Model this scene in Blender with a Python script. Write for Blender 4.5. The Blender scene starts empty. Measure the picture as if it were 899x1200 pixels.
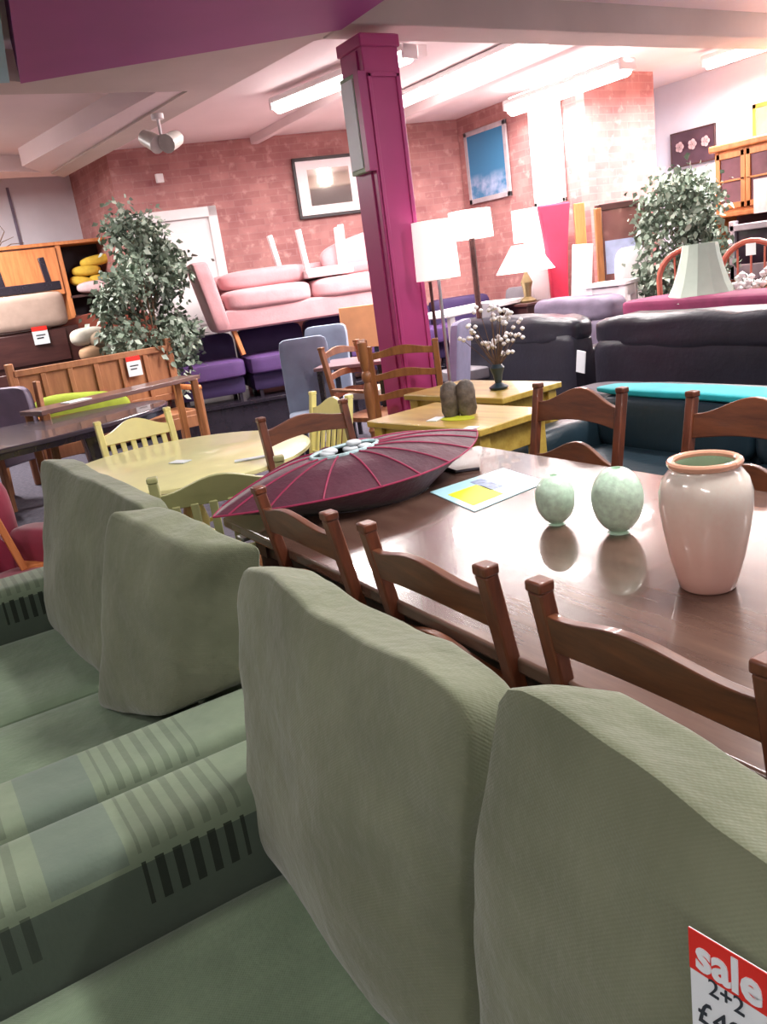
import bpy, bmesh, math, random
from mathutils import Vector, Matrix, noise
random.seed(7)
PI = math.pi
C = bpy.context.scene.collection
S = bpy.context.scene

# ------------------------------------------------------------------ camera
F_PX = 950.0
EYE = 1.5
roll = math.atan(.1416); pitch = math.atan(275.6/950)
Fh = Vector((-.8645, .5026, 0)).normalized(); Rh = Vector((Fh.y, -Fh.x, 0)); UP = Vector((0, 0, 1))
Fw = Fh*math.cos(pitch)-UP*math.sin(pitch); U0 = Fh*math.sin(pitch)+UP*math.cos(pitch)
CR = Rh*math.cos(roll)-U0*math.sin(roll); CU = U0*math.cos(roll)+Rh*math.sin(roll)
cam = bpy.data.cameras.new('camera'); co = bpy.data.objects.new('camera', cam); C.objects.link(co)
m = Matrix.Identity(4)
for i in range(3):
    m[i][0] = CR[i]; m[i][1] = CU[i]; m[i][2] = -Fw[i]
m[2][3] = EYE
co.matrix_world = m
cam.sensor_fit = 'VERTICAL'; cam.sensor_height = 36; cam.lens = F_PX/1200*36; cam.clip_start = .02
S.camera = co

def at(x, y, X=None, Y=None, Z=None, D=None):
    """survey helper: the point of the place seen at pixel x,y on a known wall plane, height or distance"""
    d = Fw+CR*((x-449.5)/F_PX)-CU*((y-600)/F_PX)
    if X is not None: t = X/d.x
    elif Y is not None: t = Y/d.y
    elif Z is not None: t = (Z-EYE)/d.z
    else: t = D/math.hypot(d.x, d.y)
    return Vector((d.x*t, d.y*t, EYE+d.z*t))

# ------------------------------------------------------------------ materials
def lin(v):
    v /= 255.0
    return v/12.92 if v <= .04045 else ((v+.055)/1.055)**2.4
def rgb(r, g, b): return (lin(r), lin(g), lin(b), 1)
class NT:
    def __init__(s, name):
        s.m = bpy.data.materials.new(name); s.m.use_nodes = True; s.t = s.m.node_tree
        s.b = s.t.nodes['Principled BSDF']
    def n(s, typ, ins=None, **kw):
        nd = s.t.nodes.new(typ)
        for k, v in kw.items(): setattr(nd, k, v)
        for k, v in (ins or {}).items(): s.set(nd.inputs[k], v)
        return nd
    def set(s, sock, v):
        if isinstance(v, bpy.types.NodeSocket): s.t.links.new(v, sock)
        else: sock.default_value = v
    def mth(s, op, a, b=0.0, c=None):
        nd = s.n('ShaderNodeMath', operation=op)
        s.set(nd.inputs[0], a); s.set(nd.inputs[1], b)
        if c is not None: s.set(nd.inputs[2], c)
        return nd.outputs[0]
    def mix(s, f, a, b, typ='MIX'):
        nd = s.n('ShaderNodeMix', data_type='RGBA', blend_type=typ)
        s.set(nd.inputs[0], f); s.set(nd.inputs[6], a); s.set(nd.inputs[7], b)
        return nd.outputs[2]
    def coord(s, k='Object'): return s.n('ShaderNodeTexCoord').outputs[k]
    def noise(s, scale, detail=3, vec=None, rough=.55):
        nd = s.n('ShaderNodeTexNoise', {'Scale': scale, 'Detail': detail, 'Roughness': rough, 'Vector': vec or s.coord()})
        return nd.outputs['Fac']
    def ramp(s, f, p0, p1):
        nd = s.n('ShaderNodeMapRange', {'Value': f, 'From Min': p0, 'From Max': p1}); return nd.outputs[0]
    def bump(s, h, st, dist=.01):
        nd = s.n('ShaderNodeBump', {'Height': h, 'Strength': st, 'Distance': dist})
        s.t.links.new(nd.outputs[0], s.b.inputs['Normal'])
MAT = {}
def mat(name, col, rough=.5, var=.12, vscale=8, bump=0, bscale=60, metal=0, coat=0, sheen=0, emit=None, estr=0, trans=0, spec=.5):
    if name in MAT: return MAT[name]
    t = NT(name)
    c = rgb(*col)
    if var:
        d = tuple(v*(1-var*1.6) for v in c[:3])+(1,); l = tuple(min(1, v*(1+var)) for v in c[:3])+(1,)
        t.set(t.b.inputs['Base Color'], t.mix(t.ramp(t.noise(vscale, 4), .3, .7), d, l))
    else: t.b.inputs['Base Color'].default_value = c
    t.b.inputs['Roughness'].default_value = rough; t.b.inputs['Metallic'].default_value = metal
    t.b.inputs['Coat Weight'].default_value = coat; t.b.inputs['Sheen Weight'].default_value = sheen
    t.b.inputs['Transmission Weight'].default_value = trans
    t.b.inputs['Specular IOR Level'].default_value = spec
    if emit: t.b.inputs['Emission Color'].default_value = rgb(*emit); t.b.inputs['Emission Strength'].default_value = estr
    if bump: t.bump(t.noise(bscale, 3), bump)
    MAT[name] = t.m
    return t.m
def wood(name, col, dark, rough=.35, axis='X', scale=9, coat=0, spec=.5):
    if name in MAT: return MAT[name]
    t = NT(name)
    sc = {'X': (.12, 1, 1), 'Y': (1, .12, 1), 'Z': (1, 1, .12)}[axis]
    mp = t.n('ShaderNodeMapping', {'Vector': t.coord(), 'Scale': sc})
    f = t.noise(scale*3, 6, mp.outputs[0], .65)
    t.set(t.b.inputs['Base Color'], t.mix(t.ramp(f, .35, .68), rgb(*dark), rgb(*col)))
    t.b.inputs['Roughness'].default_value = rough; t.b.inputs['Coat Weight'].default_value = coat
    t.b.inputs['Specular IOR Level'].default_value = spec
    t.bump(f, .08)
    MAT[name] = t.m
    return t.m
def fabric(name, col, col2, weave=220, rough=.9, stripes=0, sheen=.25):
    if name in MAT: return MAT[name]
    t = NT(name)
    o = t.coord()
    sx = t.n('ShaderNodeSeparateXYZ', {'Vector': o})
    wv = t.mth('MULTIPLY', t.mth('SINE', t.mth('MULTIPLY', sx.outputs[0], weave*5.0)), t.mth('SINE', t.mth('MULTIPLY', t.mth('ADD', sx.outputs[1], sx.outputs[2]), weave*5.0)))
    big = t.ramp(t.noise(5, 4), .3, .7)
    c = t.mix(big, rgb(*col2), rgb(*col))
    if stripes:
        st = t.mth('SINE', t.mth('MULTIPLY', sx.outputs[0], stripes))
        c = t.mix(t.mth('MULTIPLY', t.ramp(st, -.2, 1), .22), c, rgb(*col2))
    t.set(t.b.inputs['Base Color'], c)
    t.b.inputs['Roughness'].default_value = rough; t.b.inputs['Sheen Weight'].default_value = sheen
    t.b.inputs['Specular IOR Level'].default_value = .2
    t.bump(t.mth('ADD', t.mth('MULTIPLY', wv, .04), t.mth('MULTIPLY', t.noise(14, 5), 2.2)), .35, .012)
    MAT[name] = t.m
    return t.m
def arm_fabric():
    """green upholstery woven with blocks and rows of dark bars running down the arm (local Y along the arm)"""
    t = NT('patterned_green_upholstery'); o = t.coord()
    s = t.n('ShaderNodeSeparateXYZ', {'Vector': o}); x, y, z = s.outputs
    big = t.ramp(t.noise(6, 4), .3, .7)
    c = t.mix(big, rgb(112, 127, 106), rgb(130, 145, 120))
    def band(v, a, b): return t.mth('MULTIPLY', t.mth('GREATER_THAN', v, a), t.mth('LESS_THAN', v, b))
    def bars(a, b, za, zb, period, duty=.5):
        f = t.mth('FRACT', t.mth('DIVIDE', y, period))
        return t.mth('MULTIPLY', t.mth('MULTIPLY', t.mth('LESS_THAN', f, duty), band(y, a, b)), band(z, za, zb))
    # object origin at floor under the arm; y=0 at the back
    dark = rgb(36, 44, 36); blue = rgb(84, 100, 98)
    c = t.mix(t.mth('MULTIPLY', band(z, -1, .585), .75), c, rgb(60, 72, 66))  # darker lower band: blue-green patches with the side's shade painted in
    c = t.mix(t.mth('MULTIPLY', t.mth('MULTIPLY', band(y, .02, .15), band(z, .595, 1)), .45), c, blue)
    c = t.mix(t.mth('MULTIPLY', bars(.168, .36, .505, .59, .032), .9), c, dark)
    c = t.mix(t.mth('MULTIPLY', bars(.168, .36, .606, .9, .032, .45), .3), c, dark)
    c = t.mix(t.mth('MULTIPLY', bars(-.12, -.002, .505, .59, .032), .6), c, dark)
    c = t.mix(t.mth('MULTIPLY', bars(-.12, -.002, .606, .9, .032), .3), c, dark)
    t.set(t.b.inputs['Base Color'], c); t.b.inputs['Roughness'].default_value = .9
    t.b.inputs['Specular IOR Level'].default_value = .2; t.b.inputs['Sheen Weight'].default_value = .2
    t.bump(t.noise(14, 5), .4, .01)
    return t.m
def brick(name):
    t = NT(name); o = t.coord(); s = t.n('ShaderNodeSeparateXYZ', {'Vector': o})
    v = t.n('ShaderNodeCombineXYZ', {'X': s.outputs[0], 'Y': s.outputs[2]})
    b = t.n('ShaderNodeTexBrick', {'Vector': v.outputs[0], 'Color1': rgb(154, 94, 96), 'Color2': rgb(188, 132, 128), 'Mortar': rgb(172, 128, 126),
            'Scale': 1.0, 'Mortar Size': .007, 'Mortar Smooth': .4, 'Bias': -.15, 'Brick Width': .23, 'Row Height': .082})
    n1 = t.ramp(t.noise(3.2, 5), .3, .7)
    c = t.mix(.5, b.outputs['Color'], t.mix(n1, rgb(150, 94, 94), rgb(200, 148, 140)))
    spots = t.ramp(t.noise(8, 4, v.outputs[0]), .56, .72)
    c = t.mix(t.mth('MULTIPLY', spots, .55), c, rgb(216, 176, 166))
    t.set(t.b.inputs['Base Color'], c); t.b.inputs['Roughness'].default_value = .75
    t.bump(b.outputs['Fac'], -.15, .004)
    return t.m

# ------------------------------------------------------------------ geometry collector
class G:
    def __init__(s): s.v = []; s.f = []
    def add(s, vs, fs):
        k = len(s.v); s.v += [Vector(v) for v in vs]; s.f += [tuple(i+k for i in f) for f in fs]; return s
    def box(s, c, d, rot=0, tilt=None):
        vs = []
        R = Matrix.Rotation(rot, 3, 'Z')
        if tilt is not None: R = R @ tilt
        for z in (-.5, .5):
            for y in (-.5, .5):
                for x in (-.5, .5): vs.append(Vector(c)+R @ Vector((x*d[0], y*d[1], z*d[2])))
        return s.add(vs, [(0, 2, 3, 1), (4, 5, 7, 6), (0, 1, 5, 4), (2, 6, 7, 3), (0, 4, 6, 2), (1, 3, 7, 5)])
    def beam(s, a, b, w, d, side=(1, 0, 0)):
        """square bar from a to b; w along side, d across"""
        a = Vector(a); b = Vector(b); ax = (b-a).normalized(); x = Vector(side); x = (x-ax*x.dot(ax)).normalized(); y = ax.cross(x)
        vs = [p+x*(w/2*i)+y*(d/2*j) for p in (a, b) for j in (-1, 1) for i in (-1, 1)]
        return s.add(vs, [(0, 2, 3, 1), (4, 5, 7, 6), (0, 1, 5, 4), (2, 6, 7, 3), (0, 4, 6, 2), (1, 3, 7, 5)])
    def prism(s, pts, h, axis='Z', c=(0, 0, 0)):
        """2-D outline extruded by h; axis Z: pts=(x,y); axis Y: pts=(x,z); axis X: pts=(y,z)"""
        n = len(pts); vs = []
        for k in (0, 1):
            for (a, b) in pts:
                q = h*k
                vs.append(Vector(c)+Vector({'Z': (a, b, q), 'Y': (a, q, b), 'X': (q, a, b)}[axis]))
        fs = [tuple(range(n)), tuple(range(2*n-1, n-1, -1))]+[(i, i+n, (i+1) % n+n, (i+1) % n) for i in range(n)]
        return s.add(vs, fs)
    def lathe(s, prof, c=(0, 0, 0), n=28, closed=True):
        vs = []; c = Vector(c)
        for r, z in prof:
            for i in range(n):
                a = 2*PI*i/n; vs.append(c+Vector((r*math.cos(a), r*math.sin(a), z)))
        fs = []
        for j in range(len(prof)-1):
            for i in range(n):
                fs.append((j*n+i, j*n+(i+1) % n, (j+1)*n+(i+1) % n, (j+1)*n+i))
        if closed:
            fs.append(tuple(range(n-1, -1, -1))); fs.append(tuple((len(prof)-1)*n+i for i in range(n)))
        return s.add(vs, fs)
    def tube(s, pts, r, n=8, r2=None):
        pts = [Vector(p) for p in pts]; vs = []; k = len(pts); u = None
        for i, p in enumerate(pts):
            t = (pts[min(i+1, k-1)]-pts[max(i-1, 0)]).normalized()
            if u is None: u = t.orthogonal().normalized()
            u = (u-t*u.dot(t)).normalized(); w = t.cross(u)
            rr = r if r2 is None else r+(r2-r)*i/(k-1)
            for j in range(n):
                a = 2*PI*j/n; vs.append(p+(u*math.cos(a)+w*math.sin(a))*rr)
        fs = [(i*n+j, i*n+(j+1) % n, (i+1)*n+(j+1) % n, (i+1)*n+j) for i in range(k-1) for j in range(n)]
        fs += [tuple(range(n-1, -1, -1)), tuple((k-1)*n+j for j in range(n))]
        return s.add(vs, fs)
    def puff(s, cor, e=5, n=10, bulge=(0, 0, 0), wr=0, seed=0):
        """upholstered block: cor = 8 corners ordered x fastest, then y, then z; rounded by exponent e"""
        if not isinstance(e, (tuple, list)): e = (e, e, e)
        cor = [Vector(c) for c in cor]; idx = {}; vs = []; fs = []
        def P(x, y, z):
            k = (round(x, 4), round(y, 4), round(z, 4))
            if k in idx: return idx[k]
            ee = sum(e)/3
            nm = (abs(x)**ee+abs(y)**ee+abs(z)**ee)**(1/ee)
            q = Vector((x, y, z))/nm
            q.x *= 1+bulge[0]*(1-y*y)*(1-z*z)*abs(x); q.y *= 1+bulge[1]*(1-x*x)*(1-z*z)*abs(y); q.z *= 1+bulge[2]*(1-x*x)*(1-y*y)*abs(z)
            a, b, c = (q.x+1)/2, (q.y+1)/2, (q.z+1)/2
            p = Vector((0, 0, 0))
            for i in range(8):
                w = (a if i & 1 else 1-a)*(b if i & 2 else 1-b)*(c if i & 4 else 1-c)
                p += cor[i]*w
            if wr:
                sp = p*4+Vector((seed*3.1, seed*1.7, 0)); p += Vector((noise.noise(sp), noise.noise(sp+Vector((9, 0, 0))), noise.noise(sp+Vector((0, 9, 0)))))*wr
                sp = p*13; p += Vector((noise.noise(sp), noise.noise(sp+Vector((5, 0, 0))), noise.noise(sp+Vector((0, 5, 0)))))*wr*.35
            idx[k] = len(vs); vs.append(p); return idx[k]
        g = [-1+2*i/n for i in range(n+1)]
        for i in range(n):
            for j in range(n):
                a, b, c, d = g[i], g[i+1], g[j], g[j+1]
                fs.append((P(a, c, -1), P(a, d, -1), P(b, d, -1), P(b, c, -1)))
                fs.append((P(a, c, 1), P(b, c, 1), P(b, d, 1), P(a, d, 1)))
                fs.append((P(a, -1, c), P(b, -1, c), P(b, -1, d), P(a, -1, d)))
                fs.append((P(a, 1, c), P(a, 1, d), P(b, 1, d), P(b, 1, c)))
                fs.append((P(-1, a, c), P(-1, a, d), P(-1, b, d), P(-1, b, c)))
                fs.append((P(1, a, c), P(1, b, c), P(1, b, d), P(1, a, d)))
        return s.add(vs, fs)
    def pad(s, c, d, e=5, n=8, rot=0, tilt=None, **k):
        R = Matrix.Rotation(rot, 3, 'Z')
        if tilt is not None: R = R @ tilt
        cor = [Vector(c)+R @ Vector(((i & 1)-.5, ((i >> 1) & 1)-.5, ((i >> 2) & 1)-.5)) * 1 for i in range(8)]
        cor = [Vector(c)+R @ Vector((((i & 1)-.5)*d[0], (((i >> 1) & 1)-.5)*d[1], (((i >> 2) & 1)-.5)*d[2])) for i in range(8)]
        return s.puff(cor, e, n, **k)

def obj(name, g, mt, parent=None, world=True, bev=0, smooth=True, seg=2, ang=35, mats=None):
    me = bpy.data.meshes.new(name)
    vs = g.v
    if parent is not None and world:
        inv = (Matrix.Translation(parent['_loc']) @ Matrix.Rotation(parent['_rot'], 4, 'Z')).inverted() if '_loc' in parent else None
        if inv is not None: vs = [inv @ v for v in vs]
    me.from_pydata([tuple(v) for v in vs], [], g.f); me.validate(); me.update()
    bm = bmesh.new(); bm.from_mesh(me); bmesh.ops.recalc_face_normals(bm, faces=bm.faces); bm.to_mesh(me); bm.free()
    if smooth:
        me.polygons.foreach_set('use_smooth', [True]*len(me.polygons)); me.set_sharp_from_angle(angle=math.radians(ang))
    me.materials.append(mt)
    o = bpy.data.objects.new(name, me); C.objects.link(o)
    if parent is not None:
        o.parent = parent
        if '_loc' in parent: o['_loc'] = list(parent['_loc']); o['_rot'] = parent['_rot']
    if bev:
        b = o.modifiers.new('bevel', 'BEVEL'); b.width = bev; b.segments = seg; b.limit_method = 'ANGLE'; b.angle_limit = math.radians(40)
    return o
def tag(o, label=None, cat=None, group=None, kind=None):
    if label: o['label'] = label
    if cat: o['category'] = cat
    if group: o['group'] = group
    if kind: o['kind'] = kind
    return o
def thing(name, label, cat, loc=(0, 0, 0), rot=0, group=None):
    o = bpy.data.objects.new(name, None); C.objects.link(o)
    o.location = loc; o.rotation_euler = (0, 0, rot); o.empty_display_size = .1
    o['_loc'] = list(loc); o['_rot'] = rot
    return tag(o, label, cat, group)
def solo(name, g, mt, label, cat, origin, group=None, **k):
    """a thing that is one mesh, its origin at its base"""
    o0 = Vector(origin); gg = G(); gg.add([v-o0 for v in g.v], g.f)
    o = obj(name, gg, mt, None, **k); o.location = o0
    return tag(o, label, cat, group)
def struct(name, g, mt, **k):
    o = obj(name, g, mt, None, **k); o['kind'] = 'structure'; return o
def dup(o, parent=None, loc=None, rot=None, label=None):
    c = o.copy(); C.objects.link(c)
    if parent is not None: c.parent = parent
    if loc is not None: c.location = loc; c.rotation_euler = (0, 0, rot)
    if label: c['label'] = label
    for ch in [x for x in bpy.data.objects if x.parent == o]: dup(ch, c)
    return c

# ------------------------------------------------------------------ palette
M = {}
M['green'] = fabric('sage_upholstery', (130, 136, 110), (108, 114, 90), sheen=.3)
M['green_seat'] = fabric('ribbed_green_upholstery', (128, 148, 120), (106, 124, 100), stripes=330)
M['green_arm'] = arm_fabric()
M['walnut'] = wood('brown_stained_wood', (116, 66, 38), (74, 38, 22), .38, 'X', coat=.3)
M['walnut_v'] = wood('brown_stained_post', (116, 62, 38), (74, 37, 24), .38, 'Z', coat=.3)
M['tabletop'] = wood('polished_dark_table', (104, 80, 68), (78, 56, 48), .24, 'X', 5, coat=.5)
M['tableleg'] = wood('dark_table_leg', (70, 42, 34), (48, 28, 24), .4, 'Z')
M['pine'] = wood('golden_pine', (206, 178, 88), (172, 140, 58), .35, 'X', 6, coat=.3)
M['oak'] = wood('mid_oak', (176, 116, 68), (134, 82, 46), .4, 'Z', 6, coat=.2)
M['orange'] = wood('orange_pine', (214, 140, 84), (186, 110, 62), .45, 'Z', 6)
M['cream'] = mat('cream_paint', (242, 232, 150), .35, .04, coat=.3)
M['creamtop'] = mat('cream_tabletop', (240, 236, 172), .3, .04, coat=.4)
M['sagepaint'] = mat('sage_paint', (166, 166, 116), .4, .06)
M['black'] = mat('black_gloss_wood', (40, 34, 44), .25, .1, coat=.4)
M['darktop'] = mat('dark_grey_gloss_top', (70, 62, 72), .22, .1, coat=.5)
M['leather'] = mat('black_leather', (38, 38, 48), .36, .15, 5, bump=.25, bscale=25, spec=.5)
M['tealleather'] = mat('dark_teal_leather', (32, 50, 60), .38, .15, 4, bump=.25, bscale=18)
M['tealcloth'] = mat('bright_teal_throw', (30, 168, 176), .7, .1)
M['pink'] = mat('pink_upholstery', (200, 146, 150), .85, .08, 6, bump=.2, bscale=40, sheen=.3)
M['purple'] = mat('purple_upholstery', (88, 58, 112), .65, .1, 5, bump=.1)
M['indigo'] = mat('dark_indigo_upholstery', (60, 42, 88), .7, .1, 5)
M['bluegrey'] = mat('pale_blue_upholstery', (146, 160, 182), .8, .08, 6, sheen=.2)
M['mauve'] = mat('grey_mauve_upholstery', (120, 108, 128), .6, .12, 5, bump=.2, bscale=25)
M['white'] = mat('white_paint', (238, 232, 232), .45, .02)
M['whitecloth'] = mat('white_cloth', (236, 226, 228), .85, .03)
M['column'] = mat('magenta_paint', (184, 64, 126), .4, .04, 3)
M['columndark'] = mat('plum_paint', (176, 60, 122), .4, .04, 3)
M['beamp'] = mat('purple_paint', (158, 70, 138), .55, .04, 2)
M['brick'] = brick('pink_red_brick_wallpaper')
M['ceil'] = mat('ceiling_paint', (236, 220, 220), .8, .03, 1.5)
M['beige'] = mat('beige_soffit_paint', (204, 192, 184), .8, .05, 1.5)
M['whitewall'] = mat('white_wall_paint', (226, 222, 230), .8, .04, 2)
M['floor'] = mat('blue_grey_carpet', (92, 88, 100), .95, .2, 30, bump=.4, bscale=200)
M['metal'] = mat('brushed_metal', (200, 200, 205), .3, .05, metal=.9)
M['tagw'] = mat('white_card', (232, 240, 242), .5, .01)
M['tagr'] = mat('red_card', (222, 44, 34), .5, .02)
M['ink'] = mat('black_ink', (44, 52, 60), .6, 0)
M['darkbrown'] = wood('dark_brown_wood', (86, 50, 46), (62, 34, 34), .4, 'X', 5)
M['beigecloth'] = mat('beige_upholstery', (176, 152, 138), .85, .08)
M['bark'] = mat('plant_stem', (104, 78, 58), .8, .2, 20)
M['leaf'] = mat('grey_green_leaf', (116, 132, 114), .5, .35, 3)
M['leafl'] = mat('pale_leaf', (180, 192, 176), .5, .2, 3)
M['pot'] = mat('terracotta_pot', (130, 76, 56), .7, .1)

# ------------------------------------------------------------------ setting
W = .12
fl = G().box((-4.5, 3.5, -.05), (19, 17, .1)); struct('floor', fl, M['floor'])
struct('ceiling', G().box((-4.5, 3.5, 3.36), (19, 17, .1)), M['ceil'])
def wall(name, a, b, mt, z1=3.31, side=1):
    a = Vector((a[0], a[1], 0)); b = Vector((b[0], b[1], 0)); L = (b-a).length; ang = math.atan2(b.y-a.y, b.x-a.x)
    g = G().box((L/2, side*W/2, z1/2), (L, W, z1))
    o = obj(name, g, mt); o.location = a; o.rotation_euler = (0, 0, ang); o['kind'] = 'structure'; return o
# outer side of each run lies away from the room
wall('wall_left', (-11.9, -5.0), (-11.85, 2.88), M['whitewall'])
wall('wall_recess', (-11.85, 2.85), (-10.3, 2.95), M['brick'])
wall('wall_back', (-10.3, 2.95), (-9.2, 7.3), M['brick'])
wall('wall_right', (-9.2, 7.28), (-6.95, 7.28), M['brick'])
wall('wall_pier', (-6.95, 7.28), (-6.98, 8.45), M['brick'])
wall('wall_pier_side', (-6.98, 8.45), (-7.95, 8.5), M['whitewall'])
wall('wall_pier_return', (-7.95, 8.5), (-7.95, 9.4), M['whitewall'])
wall('wall_far', (-8.0, 9.4), (4.9, 9.4), M['whitewall'])
wall('wall_near', (4.9, 11.9), (4.9, -5.0), M['whitewall'])
wall('wall_front', (4.9, -4.9), (-11.9, -4.9), M['whitewall'])
# panel joints of the pale wall at the left
g = G()
for y in (0.9, 2.05): g.box((-11.84, y, 1.9), (.03, .03, 2.6))
struct('trim_1', g, M['mauve'])

def soffit(name, px, z, mt, top=3.31):
    pts = [at(x, y, Z=z) for x, y in px]
    return struct(name, G().prism([(p.x, p.y) for p in pts], top-z, 'Z', (0, 0, z)), mt, smooth=False)
struct('trim_2', G().prism([(-6.31, 1.34), (-5.05, 3.13), (-4.5, 3.12), (-2.6, 3.12), (-2.6, .2), (-4.77, 1.05)], .26, 'Z', (0, 0, 3.05)), M['beamp'], smooth=False)
M['sky'] = mat('pale_blue_paint', (150, 200, 208), .6, .03)
struct('trim_3', G().prism([(-6.45, 1.30), (-4.75, 1.0), (-2.6, .15), (-2.6, -2.2), (-6.9, -2.2)], .22, 'Z', (0, 0, 3.09)), M['sky'], smooth=False)
soffit('trim_4', [(24, 96), (402, 32), (402, 42), (368, 48), (75, 208), (60, 204), (220, 107), (0, 111), (-60, 113), (-60, 90)], 3.11, M['beige'])
soffit('trim_5', [(219, 107), (183, 108), (26, 195), (60, 205)], 3.13, M['ceil'])
soffit('trim_6', [(-60, 200), (-60, 212), (75, 206), (60, 202)], 3.14, M['ceil'])
# long beam running to the right from the column, and two slim ceiling beams over the back
struct('trim_7', G().box((-5.25, 6.3, 3.21), (.34, 6.2, .22)), M['beige'], bev=.01)
struct('trim_8', G().box((-7.4, 5.98, 3.25), (4.0, .13, .13)), M['ceil'], bev=.01)
struct('trim_9', G().box((-8.0, 4.62, 3.27), (3.6, .1, .1)), M['ceil'], bev=.01)
# door in the brick wall
wd = Vector((1.1, 4.35, 0)).normalized(); wn = Vector((wd.y, -wd.x, 0)); wang = math.atan2(wd.y, wd.x)
def onback(u, z, off=0.0):   # u metres along the back wall from its left corner
    return Vector((-10.3, 2.95, 0))+wd*u+wn*off+Vector((0, 0, z))
d1 = tag(thing('door_1', None, None, onback(.62, 0, .02), wang), kind='structure')
def wbox(u0, u1, z0, z1, off, th):
    return G().box(onback((u0+u1)/2, (z0+z1)/2, off+th/2), (u1-u0, th, z1-z0), wang)
obj('door_leaf', wbox(.18, 1.04, 0, 2.46, .01, .04), M['white'], d1, bev=.004)
g = G()
for u0, u1, z0, z1 in ((.08, .19, 0, 2.58), (1.03, 1.14, 0, 2.58), (.08, 1.14, 2.46, 2.58)): g.box(onback((u0+u1)/2, (z0+z1)/2, .05), (u1-u0, .09, z1-z0), wang)
obj('door_frame', g, M['white'], d1, bev=.008)
g = G()
for z0, z1 in ((.25, 1.0), (1.2, 2.3)): g.box(onback(.61, (z0+z1)/2, .055), (.6, .012, z1-z0), wang)
obj('door_panel', g, M['white'], d1, bev=.005)
obj('door_handle', G().tube([onback(.95, 1.05, .06), onback(.95, 1.05, .11), onback(.84, 1.05, .11)], .011), M['metal'], d1)

# column
cw = .29
cc = Vector((-5.21, 3.42, 0))
col = tag(thing('magenta_column', 'magenta and plum square column with recessed trim panels', 'column', (cc.x, cc.y, 0)))
obj('shaft', G().box((cc.x, cc.y, 1.52), (cw, cw, 3.05)), M['column'], col, bev=.006)
g = G().box((cc.x-.02, cc.y-cw/2-.006, 1.5), (cw-.08, .012, 2.9))
tag(obj('side_panel', g, M['columndark'], col, bev=.004), 'darker plum panel')
g = G()
for y in (-.115, .115): g.box((cc.x+cw/2+.006, cc.y+y, 1.45), (.014, .03, 2.7))
g.box((cc.x+cw/2+.006, cc.y, 2.79), (.014, .26, .03))
obj('panel_moulding', g, M['column'], col, bev=.004)
obj('collar', G().box((cc.x, cc.y, 3.0), (cw+.03, cw+.03, .08)), M['column'], col, bev=.01)
# green framed board hung on the side of the column
bd = thing('framed_board', 'pale green framed board hung on the side of the magenta column', 'picture', (cc.x-.02, cc.y-cw/2-.05, 2.2))
obj('frame', G().box((cc.x+.0, cc.y-cw/2-.03, 2.5), (.2, .05, .62)), mat('pale_green_frame', (150, 172, 140), .5), bd, bev=.006)
tag(obj('panel', G().box((cc.x+.0, cc.y-cw/2-.06, 2.5), (.15, .012, .56)), M['tagw'], bd), 'white panel')
tag(obj('edge_strip', G().box((cc.x+.13, cc.y-cw/2-.035, 2.5), (.06, .06, .62)), M['columndark'], bd), 'plum edge')

# ------------------------------------------------------------------ ceiling lamps
def strip(p0, p1, z, W_, label, w=.1, drop=.03, tube=True):
    p0 = Vector((p0[0], p0[1], 0)); p1 = Vector((p1[0], p1[1], 0)); mid = (p0+p1)/2; ang = math.atan2(p1.y-p0.y, p1.x-p0.x); L = (p1-p0).length
    r = thing('ceiling_strip_light', label, 'light', (mid.x, mid.y, z), ang, 'fluorescent ceiling lights')
    obj('housing', G().box((mid.x, mid.y, z+.035), (L, w+.02, .05), ang), M['white'], r, bev=.006)
    mm = mat('lit_diffuser', (255, 250, 246), .5, 0, emit=(255, 244, 240), estr=9)
    d = (p1-p0).normalized()
    g = G().tube([Vector((p0.x, p0.y, z-.01))+d*.03, Vector((p1.x, p1.y, z-.01))-d*.03], w/2, 12)
    obj('diffuser', g, mm, r)
    for q in (Vector((p0.x, p0.y, z))+d*.015, Vector((p1.x, p1.y, z))-d*.015): obj('end_cap', G().box((q.x, q.y, z), (.03, w+.03, .1), ang), M['white'], r, bev=.004)
    l = bpy.data.lights.new('fluorescent_light', 'AREA'); l.shape = 'RECTANGLE'; l.size = L; l.size_y = w; l.energy = W_; l.color = (1, .95, .93)
    lo = bpy.data.objects.new('fluorescent_light', l); C.objects.link(lo); lo.location = (mid.x, mid.y, z-w/2-.03); lo.rotation_euler = (0, 0, ang)
    return r
PW = 1.0
strip((-7.75, 3.95), (-6.0, 4.35), 3.2, 120*PW, 'lit white strip light on the ceiling just left of the magenta column', .14)
strip((-7.75, 6.93), (-6.05, 6.97), 3.14, 62*PW, 'lit white strip light on the ceiling above the red tapered panel', .2)
strip((-7.9, 5.45), (-5.6, 5.5), 3.24, 75*PW, 'long lit white strip light running away just right of the magenta column', .14)
strip((-6.2, 8.35), (-3.9, 8.35), 3.2, 230*PW, 'lit white strip light added at the upper right to brighten the white wall', .14)  # added lamp that whitens the far wall
for (a, b, e) in (((-4.6, -.4), (-2.9, -.4), 30), ((-2.6, 4.2), (-.9, 4.2), 55), ((-1.9, 2.0), (-.2, 2.0), 60), ((-10.2, .8), (-8.6, .8), 140), ((-3.6, -1.6), (-1.9, -1.6), 40), ((.4, -1.5), (2.1, -1.5), 32), ((.8, 6.4), (2.5, 6.4), 40)):  # fixtures added out of view as fill light, some behind the camera
    strip(a, b, 3.22, e*PW, 'unseen lit strip light added on the ceiling to brighten the shop', .1)

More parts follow.
